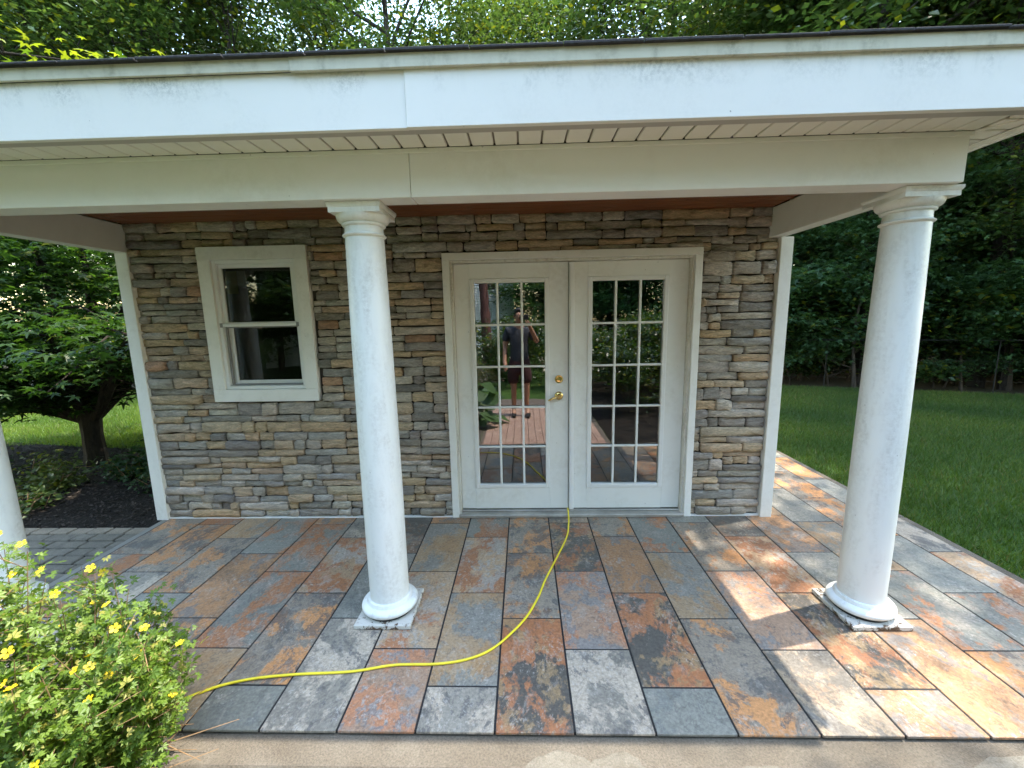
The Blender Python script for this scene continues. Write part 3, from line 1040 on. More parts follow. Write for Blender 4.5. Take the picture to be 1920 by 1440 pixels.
LX0, LXC, LX1 = JX0 + .019, 1.4754, JX1 - .019
LZ0, LZ1 = .048, JZ - .02
GY = .062
def leaf(x0, x1, gx0, gx1, gz0, gz1, is_left):
    yf, yb = .045, .088
    o = MB()
    fx0, fx1, fz0, fz1 = gx0 - .032, gx1 + .032, gz0 - .032, gz1 + .032
    o.box(x0, fx0, yf, yb, LZ0, LZ1, .002)
    o.box(fx1, x1, yf, yb, LZ0, LZ1, .002)
    o.box(fx0, fx1, yf, yb, LZ0, fz0)
    o.box(fx0, fx1, yf, yb, fz1, LZ1)
    d = o.build('door', M['door'], house)
    d['label'] = 'left french door leaf with brass lever' if is_left else 'right french door leaf without handle'
    # raised glazing frame
    g = MB()
    for a, b, c, e in ((fx0, gx0, fz0, fz1), (gx1, fx1, fz0, fz1), (gx0, gx1, fz0, gz0), (gx0, gx1, gz1, fz1)):
        g.box(a, b, yf - .007, yf + .03, c, e, .004)
    g.build('glazing_frame', M['vinyl'], d)
    nx, nz, mw = 3, 5, .0165
    pwid = (gx1 - gx0 - (nx - 1) * mw) / nx
    phei = (gz1 - gz0 - (nz - 1) * mw) / nz
    for i in range(1, nx):
        a = gx0 + i * pwid + (i - 1) * mw
        MB().box(a, a + mw, yf - .003, yf + .014, gz0, gz1, .004).build('muntin', M['vinyl'], d)
    for k in range(1, nz):
        a = gz0 + k * phei + (k - 1) * mw
        MB().box(gx0, gx1, yf - .0024, yf + .0134, a, a + mw, .004).build('muntin', M['vinyl'], d)
    for i in range(nx):
        for k in range(nz):
            a = gx0 + i * (pwid + mw)
            c = gz0 + k * (phei + mw)
            MB().box(a - .004, a + pwid + .004, GY, GY + .004, c - .004, c + phei + .004).build('pane', M['glass'], d)
    return d
dl = leaf(LX0, LXC - .003, .769, 1.297, .254, 1.830, True)
dr = leaf(LXC + .003, LX1, 1.652, 2.180, .254, 1.830, False)
MB().box(LXC + .004, LXC + .040, .024, .0445, LZ0 - .004, LZ1 - .002, .003).build('astragal_strip', M['vinyl'], dr)
MB().box(LXC + .012, LXC + .030, .019, .0238, LZ0, LZ1 - .004, .002).build('astragal_strip', M['vinyl'], dr)
# hardware on the left leaf
def disc(cx, cy, cz, prof, name, mat, parent):
    """lathe along -Y"""
    m = MB().lathe([(r, h) for r, h in prof], 0, 0, 28)
    m.v = [(cx + x, cy - zz, cz + yv) for x, yv, zz in m.v]
    return m.build(name, mat, parent, True)
db = disc(1.401, .045, 1.099, [(.032, 0), (.032, .004), (.028, .010), (.020, .0085), (.019, .018), (.012, .019)], 'deadbolt', M['brass'], dl)
hd = disc(1.401, .045, .970, [(.033, 0), (.033, .005), (.029, .010), (.016, .014), (.013, .035), (.013, .042)], 'handle', M['brass'], dl)
MB().tube([(1.401, .008, .970), (1.38, .004, .966), (1.355, .004, .957), (1.33, .006, .944), (1.318, .010, .938)], [.010, .010, .0085, .0075, .005], 10).build('lever', M['brass'], hd, True)

# ---- window
casing(WL, WR, WB, WT, .094, -.030, .04, M['white'], house, True)
win = MB()
a, b, c, d = WL + .095, WR - .095, WB + .095, WT - .095
fr = .026
for q in ((a, a + fr, c, d), (b - fr, b, c, d), (a + fr, b - fr, c, c + fr), (a + fr, b - fr, d - fr, d)):
    win.box(q[0], q[1], -.012, .10, q[2], q[3], .003)
window = win.build('window', M['vinyl'], house)
ia, ib, ic, id_ = a + fr + .001, b - fr - .001, c + fr + .001, d - fr - .001
zm = 1.562
def sash(x0, x1, z0, z1, y, w, name, mat):
    s = MB()
    for q in ((x0, x0 + w, z0, z1), (x1 - w, x1, z0, z1), (x0 + w, x1 - w, z0, z0 + w), (x0 + w, x1 - w, z1 - w, z1)):
        s.box(q[0], q[1], y, y + .022, q[2], q[3], .002)
    return s.build(name, mat, window), (x0 + w - .003, x1 - w + .003, z0 + w - .003, z1 - w + .003)
up, g = sash(ia, ib, zm - .012, id_, .012, .028, 'sash', M['vinyl'])
MB().box(g[0], g[1], .022, .026, g[2], g[3]).build('pane', M['wglass'], up)
lo, g = sash(ia, ib, ic, zm + .01, .046, .036, 'sash', M['vinyl'])
MB().box(g[0], g[1], .056, .060, g[2], g[3]).build('pane', M['wglass'], lo)
sc_, g = sash(ia + .001, ib - .001, ic + .001, zm - .016, .014, .011, 'screen_frame', M['screen'])
MB().box(ia - .012, ib + .012, -.017, .010, zm - .018, zm + .006, .003).build('meeting_rail', M['vinyl'], window)
for xx in (ia - .016, ib - .006):
    MB().box(xx, xx + .022, -.0195, -.0172, zm - .022, zm + .010, .001).build('rail_clip', M['screen'], window)
# paper notes on the inside of the upper pane
MB().box(-1.098, -1.012, .0275, .0285, 1.79, 1.955).build('paper_note', M['note_y'], window)['label'] = 'yellow paper note in the upper pane'
MB().box(-1.010, -.945, .0275, .0285, 1.845, 1.955).build('paper_note', M['note_w'], window)['label'] = 'white paper note in the upper pane'

# ================================================================== YELLOW HOSE
hp = [(1.471, 0.035, .05), (1.470, -0.01, .034), (1.466, -.07, .014), (1.457, -0.152, .0085), (1.421, -0.347, .0085), (1.315, -0.644, .0085), (1.243, -0.839, .0085), (1.199, -0.985, .0085), (1.137, -1.136, .0085), (1.068, -1.251, .012),
      (0.968, -1.366, .0085), (0.86, -1.43, .0085), (0.716, -1.461, .0085), (0.521, -1.468, .0085), (0.337, -1.505, .0085), (0.101, -1.521, .0085), (-0.08, -1.544, .0085), (-0.201, -1.578, .0085), (-0.285, -1.623, .0085), (-0.357, -1.676, .0085), (-0.46, -1.76, .0085), (-.6, -1.9, .0), (-.8, -2.1, -.04)]
def catmull(P, k=6):
    P = [Vector(p) for p in P]
    out = []
    for i in range(len(P) - 1):
        a, b, c, d = P[max(i - 1, 0)], P[i], P[i + 1], P[min(i + 2, len(P) - 1)]
        for j in range(k):
            t = j / k
            out.append(.5 * ((2 * b) + (c - a) * t + (2 * a - 5 * b + 4 * c - d) * t * t + (3 * b - a - 3 * c + d) * t ** 3))
    out.append(P[-1])
    return out
hose = MB().tube(catmull(hp), .0058, 10).build('hose', M['hose'], None, True)
tag(hose, 'yellow hose winding over the tiles from under the doors to the flowering shrub', 'hose')

# ================================================================== PLANTS
def tubes_mesh(name, lst, mat, n=6):
    m = MB()
    for pts, rad in lst:
        m.tube(pts, rad, n)
    return m.mesh(name, mat, True)

def gen_tree(seed, H, r0, cb, cr, nl, lsize, ca, cbc, tm, warm=.08, tilt=.55, sides=7, lean=.4, limbs=16, flat=.35, bark='bark', top=1.0, mat='leaf', csize=.55):
    """returns (wood mesh, leaf mesh): trunk, limbs, side branches, leaf clusters along them"""
    Rn = np.random.default_rng(seed)
    wood, cl = [], []
    tx = Rn.normal(0, lean, 2)
    def trunk_at(t):
        return np.array((tx[0] * t * t + .12 * math.sin(5 * t + seed), tx[1] * t * t + .12 * math.cos(4 * t + seed), H * t))
    tp = [trunk_at(t) for t in np.linspace(0, .96, 10)]
    tp[0][2] -= .15
    rad = [r0 * (1.25 if i == 0 else (1 - .88 * (i / 9) ** .9)) for i in range(10)]
    wood.append((tp, rad))
    for i in range(limbs):
        t = (cb + (H * .97 - cb) * ((i + Rn.random()) / limbs) ** .9) / H
        p0 = trunk_at(min(t, .95))
        rel = (t * H - cb) / (H - cb)
        prof = math.sin(math.pi * min(1, .22 + .72 * rel)) ** .7
        L = cr * prof * Rn.uniform(.7, 1.15)
        az = i * 2.4 + Rn.normal(0, .35)
        el = Rn.uniform(.1, .75) + .35 * rel * top
        d = np.array((math.cos(az) * math.cos(el), math.sin(az) * math.cos(el), math.sin(el)))
        pts = [p0]
        for s in range(4):
            d = d + Rn.normal(0, .13, 3) + np.array((0, 0, .06))
            d /= np.linalg.norm(d)
            pts.append(pts[-1] + d * L / 4)
        rb = max(.012, r0 * .38 * (1 - rel * .6))
        wood.append((pts, [rb, rb * .75, rb * .5, rb * .32, rb * .12]))
        for s in range(6):
            u = Rn.uniform(.25, 1)
            k = min(3, int(u * 4))
            q = pts[k] + (pts[k + 1] - pts[k]) * (u * 4 - k)
            a2 = Rn.uniform(0, 2 * math.pi)
            d2 = d * .6 + np.array((math.cos(a2), math.sin(a2), Rn.uniform(-.25, .5)))
            d2 /= np.linalg.norm(d2)
            l2 = L * Rn.uniform(.22, .45)
            e = q + d2 * l2
            wood.append(([q, q + d2 * l2 * .5 + Rn.normal(0, .05, 3) * l2, e], [rb * .3, rb * .18, rb * .06]))
            cl += [e, q + d2 * l2 * .55]
        cl.append(pts[-1])
    cl = np.array(cl)
    w = Rn.uniform(.3, 1.5, len(cl))
    idx = Rn.choice(len(cl), nl, p=w / w.sum())
    sg = csize * Rn.uniform(.6, 1.3, len(cl))[idx][:, None]
    off = Rn.normal(0, 1, (nl, 3)) * sg * np.array((1, 1, flat))
    P = cl[idx] + off
    cc = greens(nl, ca, cbc, Rn, warm)
    cc *= Rn.uniform(.8, 1.2, len(cl))[idx][:, None]
    return tubes_mesh('trunk', wood, M[bark], sides), leaves_mesh('crown', tm, P, lsize, M[mat], cc, tilt, .25, None, Rn)

def place_tree(name, meshes, loc, rz, sc, label, cat='tree', group=None):
    r = empty(name, (0, 0, 0))
    r.location = loc
    r.rotation_euler = (0, 0, rz)
    r.scale = (sc, sc, sc)
    tag(r, label, cat, group)
    for nm, me in zip(('trunk', 'crown'), meshes):
        o = bpy.data.objects.new(nm, me)
        COL.objects.link(o)
        o.parent = r
    return r

DK, MD, LT = (.045, .082, .03), (.092, .138, .05), (.085, .14, .028)
tall = [gen_tree(11 + i, H, r, cb, cr, 19000, .16, DK, MD, tmpl_diamond(.55), warm=.10, limbs=20, csize=.62)
        for i, (H, r, cb, cr) in enumerate(((14, .17, 4.2, 3.6), (16, .21, 5.0, 4.2), (12.5, .14, 3.2, 3.3)))]
shade = gen_tree(57, 14, .17, 4.2, 3.8, 12500, .16, DK, MD, tmpl_diamond(.55), warm=.10, limbs=20, csize=.5)
under = [gen_tree(31 + i, H, .05, .3, cr, 7000, .125, (.05, .105, .05), (.09, .165, .07), tmpl_palmate(), warm=.03, limbs=15, csize=.36, bark='barkdark', flat=.3)
         for i, (H, cr) in enumerate(((4.6, 1.9), (3.6, 1.6)))]
low = [gen_tree(41, 1.3, .015, .12, .9, 2200, .10, (.022, .05, .014), (.05, .09, .025), tmpl_diamond(.6), warm=.12, limbs=10, csize=.2, bark='barkdark')]

Rt = random.Random(5)
# --- tall trees behind the roof
spots = [(-13, 9.5), (-10.2, 11.2), (-7.6, 9.0), (-5.2, 11.5), (-2.6, 9.6), (-.6, 12.6), (4.7, 9.4), (6.0, 12.2), (7.4, 10.2), (12, 12.5), (.3, 14.5), (-4, 15), (-9, 15), (8, 14.5), (.9, 11.0)]
roof_lab = {0: 'tall leafy tree above the left end of the roof', 2: 'tall leafy tree rising above the roof over the window', 4: 'tall leafy tree rising above the roof over the middle column',
            6: 'tall leafy tree rising above the roof over the right door', 8: 'tall leafy tree above the roof over the right end of the stone wall', 9: 'tall leafy tree above the roof over the right porch column'}
for i, (x, y) in enumerate(spots):
    place_tree('woods_tree', tall[i % 3], (x, y, -.13), Rt.uniform(0, 6.28), Rt.uniform(.84, .98),
               roof_lab.get(i, 'tall tree further back behind the roof, between the nearer crowns'), 'tree', 'trees behind the roof')
# --- trees of the woods beyond the right lawn
for i, (x, y, s) in enumerate([(9.15, 9.4, .8), (9.25, 8.75, .85), (9.1, 6.95, 1.05), (11.1, 6.2, .75), (11.25, 5.9, .7), (13.5, 7.5, 1), (12.2, 9.5, .9), (15.5, 5.2, 1), (14.5, 11.5, 1), (17.5, 8, 1), (10.4, 12.5, .9), (18, 12.5, 1), (13, 15, 1), (20, 5, 1), (16.5, 2.2, 1.05), (22, 9.5, 1), (8.2, 13.5, 1), (19, 16, 1)]):
    lab = {2: 'thick dark trunked tree at the wood edge, just left of the right porch column', 3: 'slim dark tree right of the right column, the left of two close trunks',
           4: 'slim dark tree right of the right column, the right of two close trunks'}.get(i, 'tall tree standing deep in the dark woods beyond the right lawn')
    place_tree('woods_tree', tall[(i + 1) % 3], (x, y, -.13), Rt.uniform(0, 6.28), s, lab, 'tree', None if i in (2, 3, 4) else 'trees in the right woods')
# --- trees left, beyond the left lawn
for i, (x, y, s) in enumerate([(-8.5, 8.2, .8), (-11.5, 7.6, .8), (-14.5, 8.8, .9), (-6.0, 8.6, .8), (-13, 12, 1), (-17, 10, 1), (-18, 6, 1)]):
    place_tree('woods_tree', tall[i % 3], (x, y, -.13), Rt.uniform(0, 6.28), s, 'tall tree behind the left lawn, seen past the small maple', 'tree', 'trees behind the left lawn')
# --- big shade trees off to the right whose crowns dapple the lawn and tiles
for i, (x, y, s) in enumerate([(9.7, 0.9, .95), (12.2, -1.6, .97), (11.0, 3.5, .9), (9.7, -2.3, .86)]):
    place_tree('shade_tree', shade, (x, y, -.06), Rt.uniform(0, 6.28), s, 'tall shade tree standing on the right lawn past the picture edge', 'tree', 'shade trees on the right lawn')
# --- understory saplings with big lobed leaves
for i, (x, y, s) in enumerate([(6.6, 7.6, .95), (8.0, 7.6, 1.0), (9.9, 6.6, 1.0), (12.0, 5.6, 1.1), (10.9, 7.8, 1.0), (13.2, 6.2, 1.0), (7.3, 9.4, 1.1), (14.6, 4.6, 1.0), (12.6, 8.4, 1.15), (16, 6.5, 1.2), (11.5, 11, 1.2), (14.5, 9, 1.2), (9.2, 11.2, 1.2), (17.5, 5, 1.1), (8.4, 8.8, 1.15), (6.9, 6.9, .6), (8.5, 6.3, .8), (10.3, 5.8, .6), (11.9, 5.3, .7), (13.1, 4.6, .9)]):
    lab = {15: 'young broad leaved maple at the wood edge just right of the corner post', 16: 'young broad leaved maple at the wood edge behind the right column',
           17: 'young broad leaved maple at the wood edge close right of the right column', 18: 'young broad leaved maple at the wood edge near the right picture border',
           19: 'young broad leaved maple at the wood edge at the right picture border'}.get(i, 'young maple with broad leaves among the trunks of the right woods')
    place_tree('maple_sapling', under[i % 2], (x, y, -.12), Rt.uniform(0, 6.28), s, lab, 'sapling', 'saplings in the right woods')
for i, (x, y, s) in enumerate([(-5.2, 8.0, 1.0), (-7.2, 7.8, 1.1), (-9.2, 7.6, 1.0), (-11, 8.4, 1.1), (-13, 7.8, 1.1), (-3.4, 8.6, 1.0), (-8, 9.6, 1.2), (-15.4, 7.6, 1.2)]):
    place_tree('maple_sapling', under[i % 2], (x, y, -.12), Rt.uniform(0, 6.28), s, 'young leafy maple in the woods behind the left lawn', 'sapling', 'saplings behind the left lawn')
for i in range(30):
    place_tree('maple_sapling', under[i % 2], (Rt.uniform(8, 30), Rt.uniform(12, 22) - .1 * i * 0, -.12), Rt.uniform(0, 6.28), Rt.uniform(1.2, 1.7), 'young leafy tree far back in the right woods', 'sapling', 'saplings far back in the right woods')
for i in range(14):
    place_tree('maple_sapling', under[i % 2], (Rt.uniform(16, 26), Rt.uniform(2, 12), -.12), Rt.uniform(0, 6.28), Rt.uniform(1.2, 1.7), 'young leafy tree far back in the right woods', 'sapling', 'saplings far back in the right woods')
# --- low undergrowth
for i in range(60):
    x = Rt.uniform(5.5, 18)
    yb = 8.85 - .38 * x + .9
    y = yb + abs(Rt.gauss(0, 2.2))
    place_tree('undergrowth_bush', low[0], (x, y, -.12), Rt.uniform(0, 6.28), Rt.uniform(.7, 1.35), 'low leafy bush on the floor of the right woods', 'bush', 'undergrowth of the right woods')
for i in range(12):
    place_tree('undergrowth_bush', low[0], (Rt.uniform(-15, -3), 7.4 + abs(Rt.gauss(0, 1.0)), -.12), Rt.uniform(0, 6.28), Rt.uniform(.7, 1.2), 'low leafy bush along the back of the left lawn', 'bush', 'undergrowth behind the left lawn')

# --- the small spreading maple at the left
def build_maple():
    Rn = np.random.default_rng(3)
    base = np.array((-3.97, 1.50, -.05))
    wood, cl = [], []
    fork = base + np.array((.02, .0, .58))
    wood.append(([base + (0, 0, -.1), base + (0.01, 0, .12), base + (0, .01, .35), fork, fork + (.05, 0, .2)], [.13, .105, .095, .105, .06]))
    stems = [((.75, .15, .9), 2.2, .055), ((-.8, -.1, .95), 2.3, .06), ((.12, .2, 1.3), 3.4, .075), ((-.25, -.5, 1.2), 2.6, .06), ((.3, .75, 1.0), 2.6, .055), ((-.6, .6, 1.0), 2.6, .055), ((.15, -.65, .9), 1.7, .045), ((-1.0, -.45, .8), 1.9, .045), ((1.0, -.35, .55), 1.3, .04), ((-.3, .1, 1.5), 3.6, .06), ((.0, .1, 1.5), 3.85, .05), ((-.15, -.05, 1.5), 3.95, .05)]
    for d, L, r in stems:
        d = np.array(d) / np.linalg.norm(d)
        pts = [fork - np.array((0, 0, .08))]
        for s in range(6):
            d = d + Rn.normal(0, .16, 3)
            d /= np.linalg.norm(d)
            pts.append(pts[-1] + d * L / 6)
        wood.append((pts, [r, r * .85, r * .7, r * .55, r * .4, r * .25, r * .1]))
        for s in range(13):
            u = Rn.uniform(.22, 1) * 6
            k = min(5, int(u))
            q = pts[k] + (pts[k + 1] - pts[k]) * (u - k)
            a = Rn.uniform(0, 6.28)
            d2 = np.array((math.cos(a), math.sin(a), Rn.uniform(-.25, .3)))
            l2 = Rn.uniform(.35, .95)
            m = q + d2 * l2 * .5 + (0, 0, .05)
            e = q + d2 * l2 - (0, 0, .10 * l2)
            wood.append(([q, m, e], [r * .28, r * .18, r * .05]))
            cl += [m, e, e]
    cl = np.array(cl)
    keep = (cl[:, 0] > -6.3) & (cl[:, 2] > .35)
    cl = cl[keep]
    n = 17500
    idx = Rn.integers(0, len(cl), n)
    P = cl[idx] + Rn.normal(0, 1, (n, 3)) * np.array((.24, .24, .055))
    ok = ~((P[:, 0] > -2.25) & (P[:, 2] < 2.75)) & (P[:, 2] > .62) & ~((P[:, 0] > -3.72) & (P[:, 2] < 1.02))
    P = P[ok]
    idx = idx[ok]
    n = len(P)
    c = greens(n, (.022, .054, .013), (.052, .105, .022), Rn, .03, (.12, .15, .02)) * Rn.uniform(.8, 1.2, len(cl))[idx][:, None]
    sunlit_top = (P[:, 2] > 3.2)[:, None]  # sunlight on the crown top is put into the leaf colour
    c = np.where(sunlit_top, c * np.array((1.9, 1.45, .9)), c)
    c = np.where((P[:, 2] > 3.9)[:, None], np.array((.22, .25, .025)) * Rn.uniform(.7, 1.2, (n, 1)), c)  # topmost leaves coloured as if in full sun
    tm = tubes_mesh('trunk', wood, mat_bark('maple_bark', (.018, .014, .011), (.05, .04, .03)), 8)
    lm = leaves_mesh('crown', tmpl_palmate(), P, .115, M['mapleleaf'], c, .4, .35, None, Rn)
    r = empty('maple_tree', tuple(base))
    tag(r, 'small spreading maple with forked trunk in the mulch bed left of the porch', 'tree')
    for nm, me in (('trunk', tm), ('crown', lm)):
        link(bpy.data.objects.new(nm, me), r)
build_maple()

# --- low plants in the mulch under the maple
def bush(name, c, rad, h, n, lsize, ca, cb, label, tm=None, warm=.05, stems=14, group=None, cat='plant', tilt=.7, seed=1):
    Rn = np.random.default_rng(seed)
    wood = []
    P = []
    for i in range(stems):
        a = Rn.uniform(0, 6.28)
        rr_ = rad * math.sqrt(Rn.random())
        e = np.array((c[0] + rr_ * math.cos(a), c[1] + rr_ * math.sin(a), c[2] + h * (1 - .55 * (rr_ / rad) ** 2) * Rn.uniform(.65, 1.05)))
        s = np.array((c[0] + .25 * rr_ * math.cos(a), c[1] + .25 * rr_ * math.sin(a), c[2] - .02))
        m = (s + e) / 2 + Rn.normal(0, .04, 3)
        wood.append(([s, m, e], [.005, .004, .002]))
        k = n // stems
        t = Rn.uniform(.3, 1.05, k)[:, None]
        P.append(s + (e - s) * t + Rn.normal(0, 1, (k, 3)) * rad * .16)
    P = np.concatenate(P)
    P[:, 2] = np.maximum(P[:, 2], c[2] + .02)
    r = empty(name, c)
    tag(r, label, cat, group)
    link(bpy.data.objects.new('stems', tubes_mesh('stems', wood, M['twig'], 5)), r)
    link(bpy.data.objects.new('foliage', leaves_mesh('foliage', tm or tmpl_diamond(.6), P, lsize, M['shrubleaf'], greens(len(P), ca, cb, Rn, warm), tilt, .1, None, Rn)), r)
    return r
bush('groundcover_plant', (-3.05, 1.0, -.04), .42, .26, 1100, .05, (.02, .055, .02), (.04, .085, .035), 'bluish green low plant between the maple trunk and the corner post', seed=2)
bush('groundcover_plant', (-3.75, .75, -.04), .40, .30, 1000, .05, (.05, .08, .02), (.09, .12, .03), 'yellowish green low plant in front of the maple trunk', seed=3)
bush('groundcover_plant', (-2.45, .75, -.04), .36, .22, 650, .046, (.018, .05, .018), (.035, .075, .03), 'dark green low plant nearest the left corner post', seed=4)
bush('groundcover_plant', (-4.75, .9, -.04), .40, .2, 450, .046, (.018, .045, .016), (.035, .07, .025), 'dark low plant beside the left porch column, left of the maple', seed=5)
bush('groundcover_plant', (-3.3, .18, -.04), .28, .16, 240, .06, (.05, .09, .02), (.08, .12, .03), 'small sprawling sprig on the mulch near the pavers', seed=6)

# --- flowering shrub at the front left
def flower_mesh():
    v, f = [], []
    for i in range(5):
        a = i * 2 * math.pi / 5
        d = np.array((math.cos(a), math.sin(a), 0))
        n = np.array((-math.sin(a), math.cos(a), 0))
        b = len(v)
        v += [tuple(d * .1), tuple(d * .45 + n * .30 + (0, 0, .10)), tuple(d * .85 + n * .33 + (0, 0, .2)), tuple(d * 1.02 + (0, 0, .18)), tuple(d * .85 - n * .33 + (0, 0, .2)), tuple(d * .45 - n * .30 + (0, 0, .10))]
        f += [(b, b + 1, b + 2), (b, b + 2, b + 3), (b, b + 3, b + 4), (b, b + 4, b + 5)]
    return np.array(v), np.array(f)
FT_, FF_ = flower_mesh()
def potentilla():
    Rn = np.random.default_rng(12)
    c = np.array((-.66, -1.99, -.05))
    r = empty('flowering_shrub', tuple(c))
    tag(r, 'bushy green shrub with yellow flowers at the corner of the step', 'shrub')
    wood, P, tips = [], [], []
    for i in range(150):
        a = Rn.uniform(0, 6.28)
        q = math.sqrt(Rn.random())
        ex, ey = .60 * q * math.cos(a), .42 * q * math.sin(a)
        e = c + np.array((ex, ey, (.84 - .42 * q ** 2.2) * Rn.uniform(.55, 1.18)))
        s = c + np.array((ex * .22, ey * .22, 0))
        m = (s + e) / 2 + np.array((ex * .12, ey * .12, -.03)) + Rn.normal(0, .03, 3)
        pts = catmull([tuple(s), tuple(m), tuple(e)], 3)
        wood.append((pts, list(np.linspace(.004, .001, len(pts)))))
        tips.append(e)
        k = 105
        t = Rn.beta(2.6, 1.2, k)[:, None]
        base = np.where(t < .5, s + (m - s) * (t * 2), m + (e - m) * (t * 2 - 1))
        P.append(base + Rn.normal(0, .032, (k, 3)))
        for s2 in range(2):
            d = Rn.normal(0, .07, 3) + np.array((0, 0, .05))
            e2 = m + (e - m) * Rn.uniform(.3, .9)
            wood.append(([e2, e2 + d], [.0016, .0008]))
    # dry bare twigs hanging to the right over the step
    dry = []
    for i in range(34):
        s = c + np.array((Rn.uniform(.1, .4), Rn.uniform(-.15, .15), Rn.uniform(.02, .18)))
        e = s + np.array((Rn.uniform(.15, .42), Rn.uniform(-.15, .12), Rn.uniform(-.06, .22)))
        m = (s + e) / 2 + Rn.normal(0, .03, 3)
        dry.append(([s, m, e], [.0032, .0022, .001]))
    P = np.concatenate(P)
    P[:, 2] = np.maximum(P[:, 2], -.03)
    link(bpy.data.objects.new('stems', tubes_mesh('stems', wood, M['twig'], 5)), r)
    o = link(bpy.data.objects.new('dry_twigs', tubes_mesh('dry_twigs', dry, M['twig'], 5)), r)
    link(bpy.data.objects.new('foliage', leaves_mesh('foliage', tmpl_fingers(5, .36), P, .0245, M['shrubleaf'], greens(len(P), (.085, .155, .018), (.185, .275, .04), Rn, .1, (.34, .33, .07)), .75, .0, None, Rn)), r)
    tips = np.array(tips)
    # flowers on the upper and outer tips
    sc_t = tips[:, 2] - .5 * tips[:, 1] + Rn.normal(0, .12, len(tips))
    sel = np.argsort(-sc_t)[:100]
    for i in sel:
        s = Rn.uniform(.011, .018)
        nrm = Vector((Rn.normal(0, .5), Rn.normal(-.45, .4), 1)).normalized()
        rot = nrm.to_track_quat('Z', 'Y').to_matrix()
        V = np.array([tuple(Vector(tips[i] + (0, -.01, .032)) + rot @ (Vector(p) * s)) for p in FT_])
        cc = np.tile((.85, .62, .02), (len(V), 1)) * Rn.uniform(.85, 1.1)
        link(bpy.data.objects.new('flower', np_mesh('flower', V, FF_, M['petal'], np.clip(cc, 0, 1))), r)
potentilla()
bush('leafy_perennial', (-.72, -2.42, -.05), .26, .50, 420, .075, (.08, .17, .03), (.14, .25, .05), 'bright green lobed leafy plant in the bottom left corner before the flowering shrub', tmpl_fingers(5, .34), .02, 20, None, 'plant', .6, 9)

# ================================================================== LAWN GRASS
def grass(name, n, xr, yr, test, label, ca, cb, h=.055):
    Rn = np.random.default_rng(len(name))
    P = np.stack([Rn.uniform(*xr, n), Rn.uniform(*yr, n), np.full(n, -.06)], 1)
    P = P[test(P)]
    n = len(P)
    hh = h * Rn.uniform(.5, 1.25, n)
    a = Rn.uniform(0, 6.28, n)
    w = .0035
    dx = np.stack([np.cos(a) * w, np.sin(a) * w, np.zeros(n)], 1)
    tip = np.stack([Rn.normal(0, .45, n) * hh, Rn.normal(0, .45, n) * hh, hh], 1)
    V = np.stack([P - dx, P + dx, P + tip], 1).reshape(-1, 3)
    F = np.arange(3 * n).reshape(-1, 3)
    c = greens(n, ca, cb, Rn, .06, (.16, .15, .05))
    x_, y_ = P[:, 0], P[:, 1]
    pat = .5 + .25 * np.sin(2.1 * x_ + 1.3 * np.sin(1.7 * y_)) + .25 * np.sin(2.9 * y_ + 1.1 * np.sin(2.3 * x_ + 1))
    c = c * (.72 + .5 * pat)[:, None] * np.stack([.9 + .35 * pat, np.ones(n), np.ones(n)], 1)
    
    o = link(bpy.data.objects.new(name, np_mesh(name, V, F, M['grass'], np.repeat(c, 3, 0))))
    tag(o, label, 'grass', kind='stuff')
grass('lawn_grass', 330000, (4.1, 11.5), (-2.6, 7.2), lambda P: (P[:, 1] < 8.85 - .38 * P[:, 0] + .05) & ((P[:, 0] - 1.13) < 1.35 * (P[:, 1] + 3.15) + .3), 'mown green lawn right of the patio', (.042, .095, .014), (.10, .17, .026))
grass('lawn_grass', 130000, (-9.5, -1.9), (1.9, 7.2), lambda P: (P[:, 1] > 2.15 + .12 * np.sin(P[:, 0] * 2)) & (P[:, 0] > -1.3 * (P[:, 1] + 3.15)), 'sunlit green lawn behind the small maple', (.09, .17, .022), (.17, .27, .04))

# ================================================================== FENCE
fc = empty('wire_fence', (9, 5.7, -.12))
tag(fc, 'thin black wire fence along the edge of the right woods', 'fence')
A, B = Vector((5.2, 7.2, 0)), Vector((15.5, 3.25, 0))
for zz, nm, r in ((.96, 'top_rail', .014), (.55, 'wire', .003), (.15, 'wire', .003)):
    MB().tube([A + Vector((0, 0, zz)), B + Vector((0, 0, zz))], r, 6).build(nm, M['black'], fc)
for i in range(5):
    p = A.lerp(B, i / 4)
    MB().tube([p + Vector((0, 0, -.15)), p + Vector((0, 0, .96))], .010, 8).build('post', M['black'], fc)

# ================================================================== BEHIND THE CAMERA (seen mirrored in the glass)
# white clapboard house
hh_ = empty('white_house', (-1.5, -15, -.1))
tag(hh_, 'white clapboard house mirrored in the left french door', 'house')
bd = MB()
zz = 0.0
MB().box(-9, 1.0, -22, -15.0, -.1, 6.2).build('wall', M['siding'], hh_)
sd = MB()
while zz < 6.0:
    b = len(sd.v)
    sd.v += [(-9, -14.999, zz + .115), (1.0, -14.999, zz + .115), (1.0, -14.965, zz), (-9, -14.965, zz), (1.0, -14.999, zz), (-9, -14.999, zz)]
    sd.f += [(b, b + 3, b + 2, b + 1), (b + 3, b + 5, b + 4, b + 2)]
    zz += .115
o = sd.build('clapboards', M['siding'], hh_)
for x in (-.15, -4.2):
    w = MB().box(x - .3, x + .3, -14.99, -14.93, 2.75, 4.1, .01).build('window', M['vinyl'], hh_)
    MB().box(x - .24, x + .24, -14.93, -14.925, 2.81, 4.04).build('pane', M['pane_dark'], w)
sheet('side_bed', [(2.26, -1.93), (2.26, -8.2), (8.5, -8.2), (8.5, -1.93)], -0.055, M['mulch'])
rf = MB()
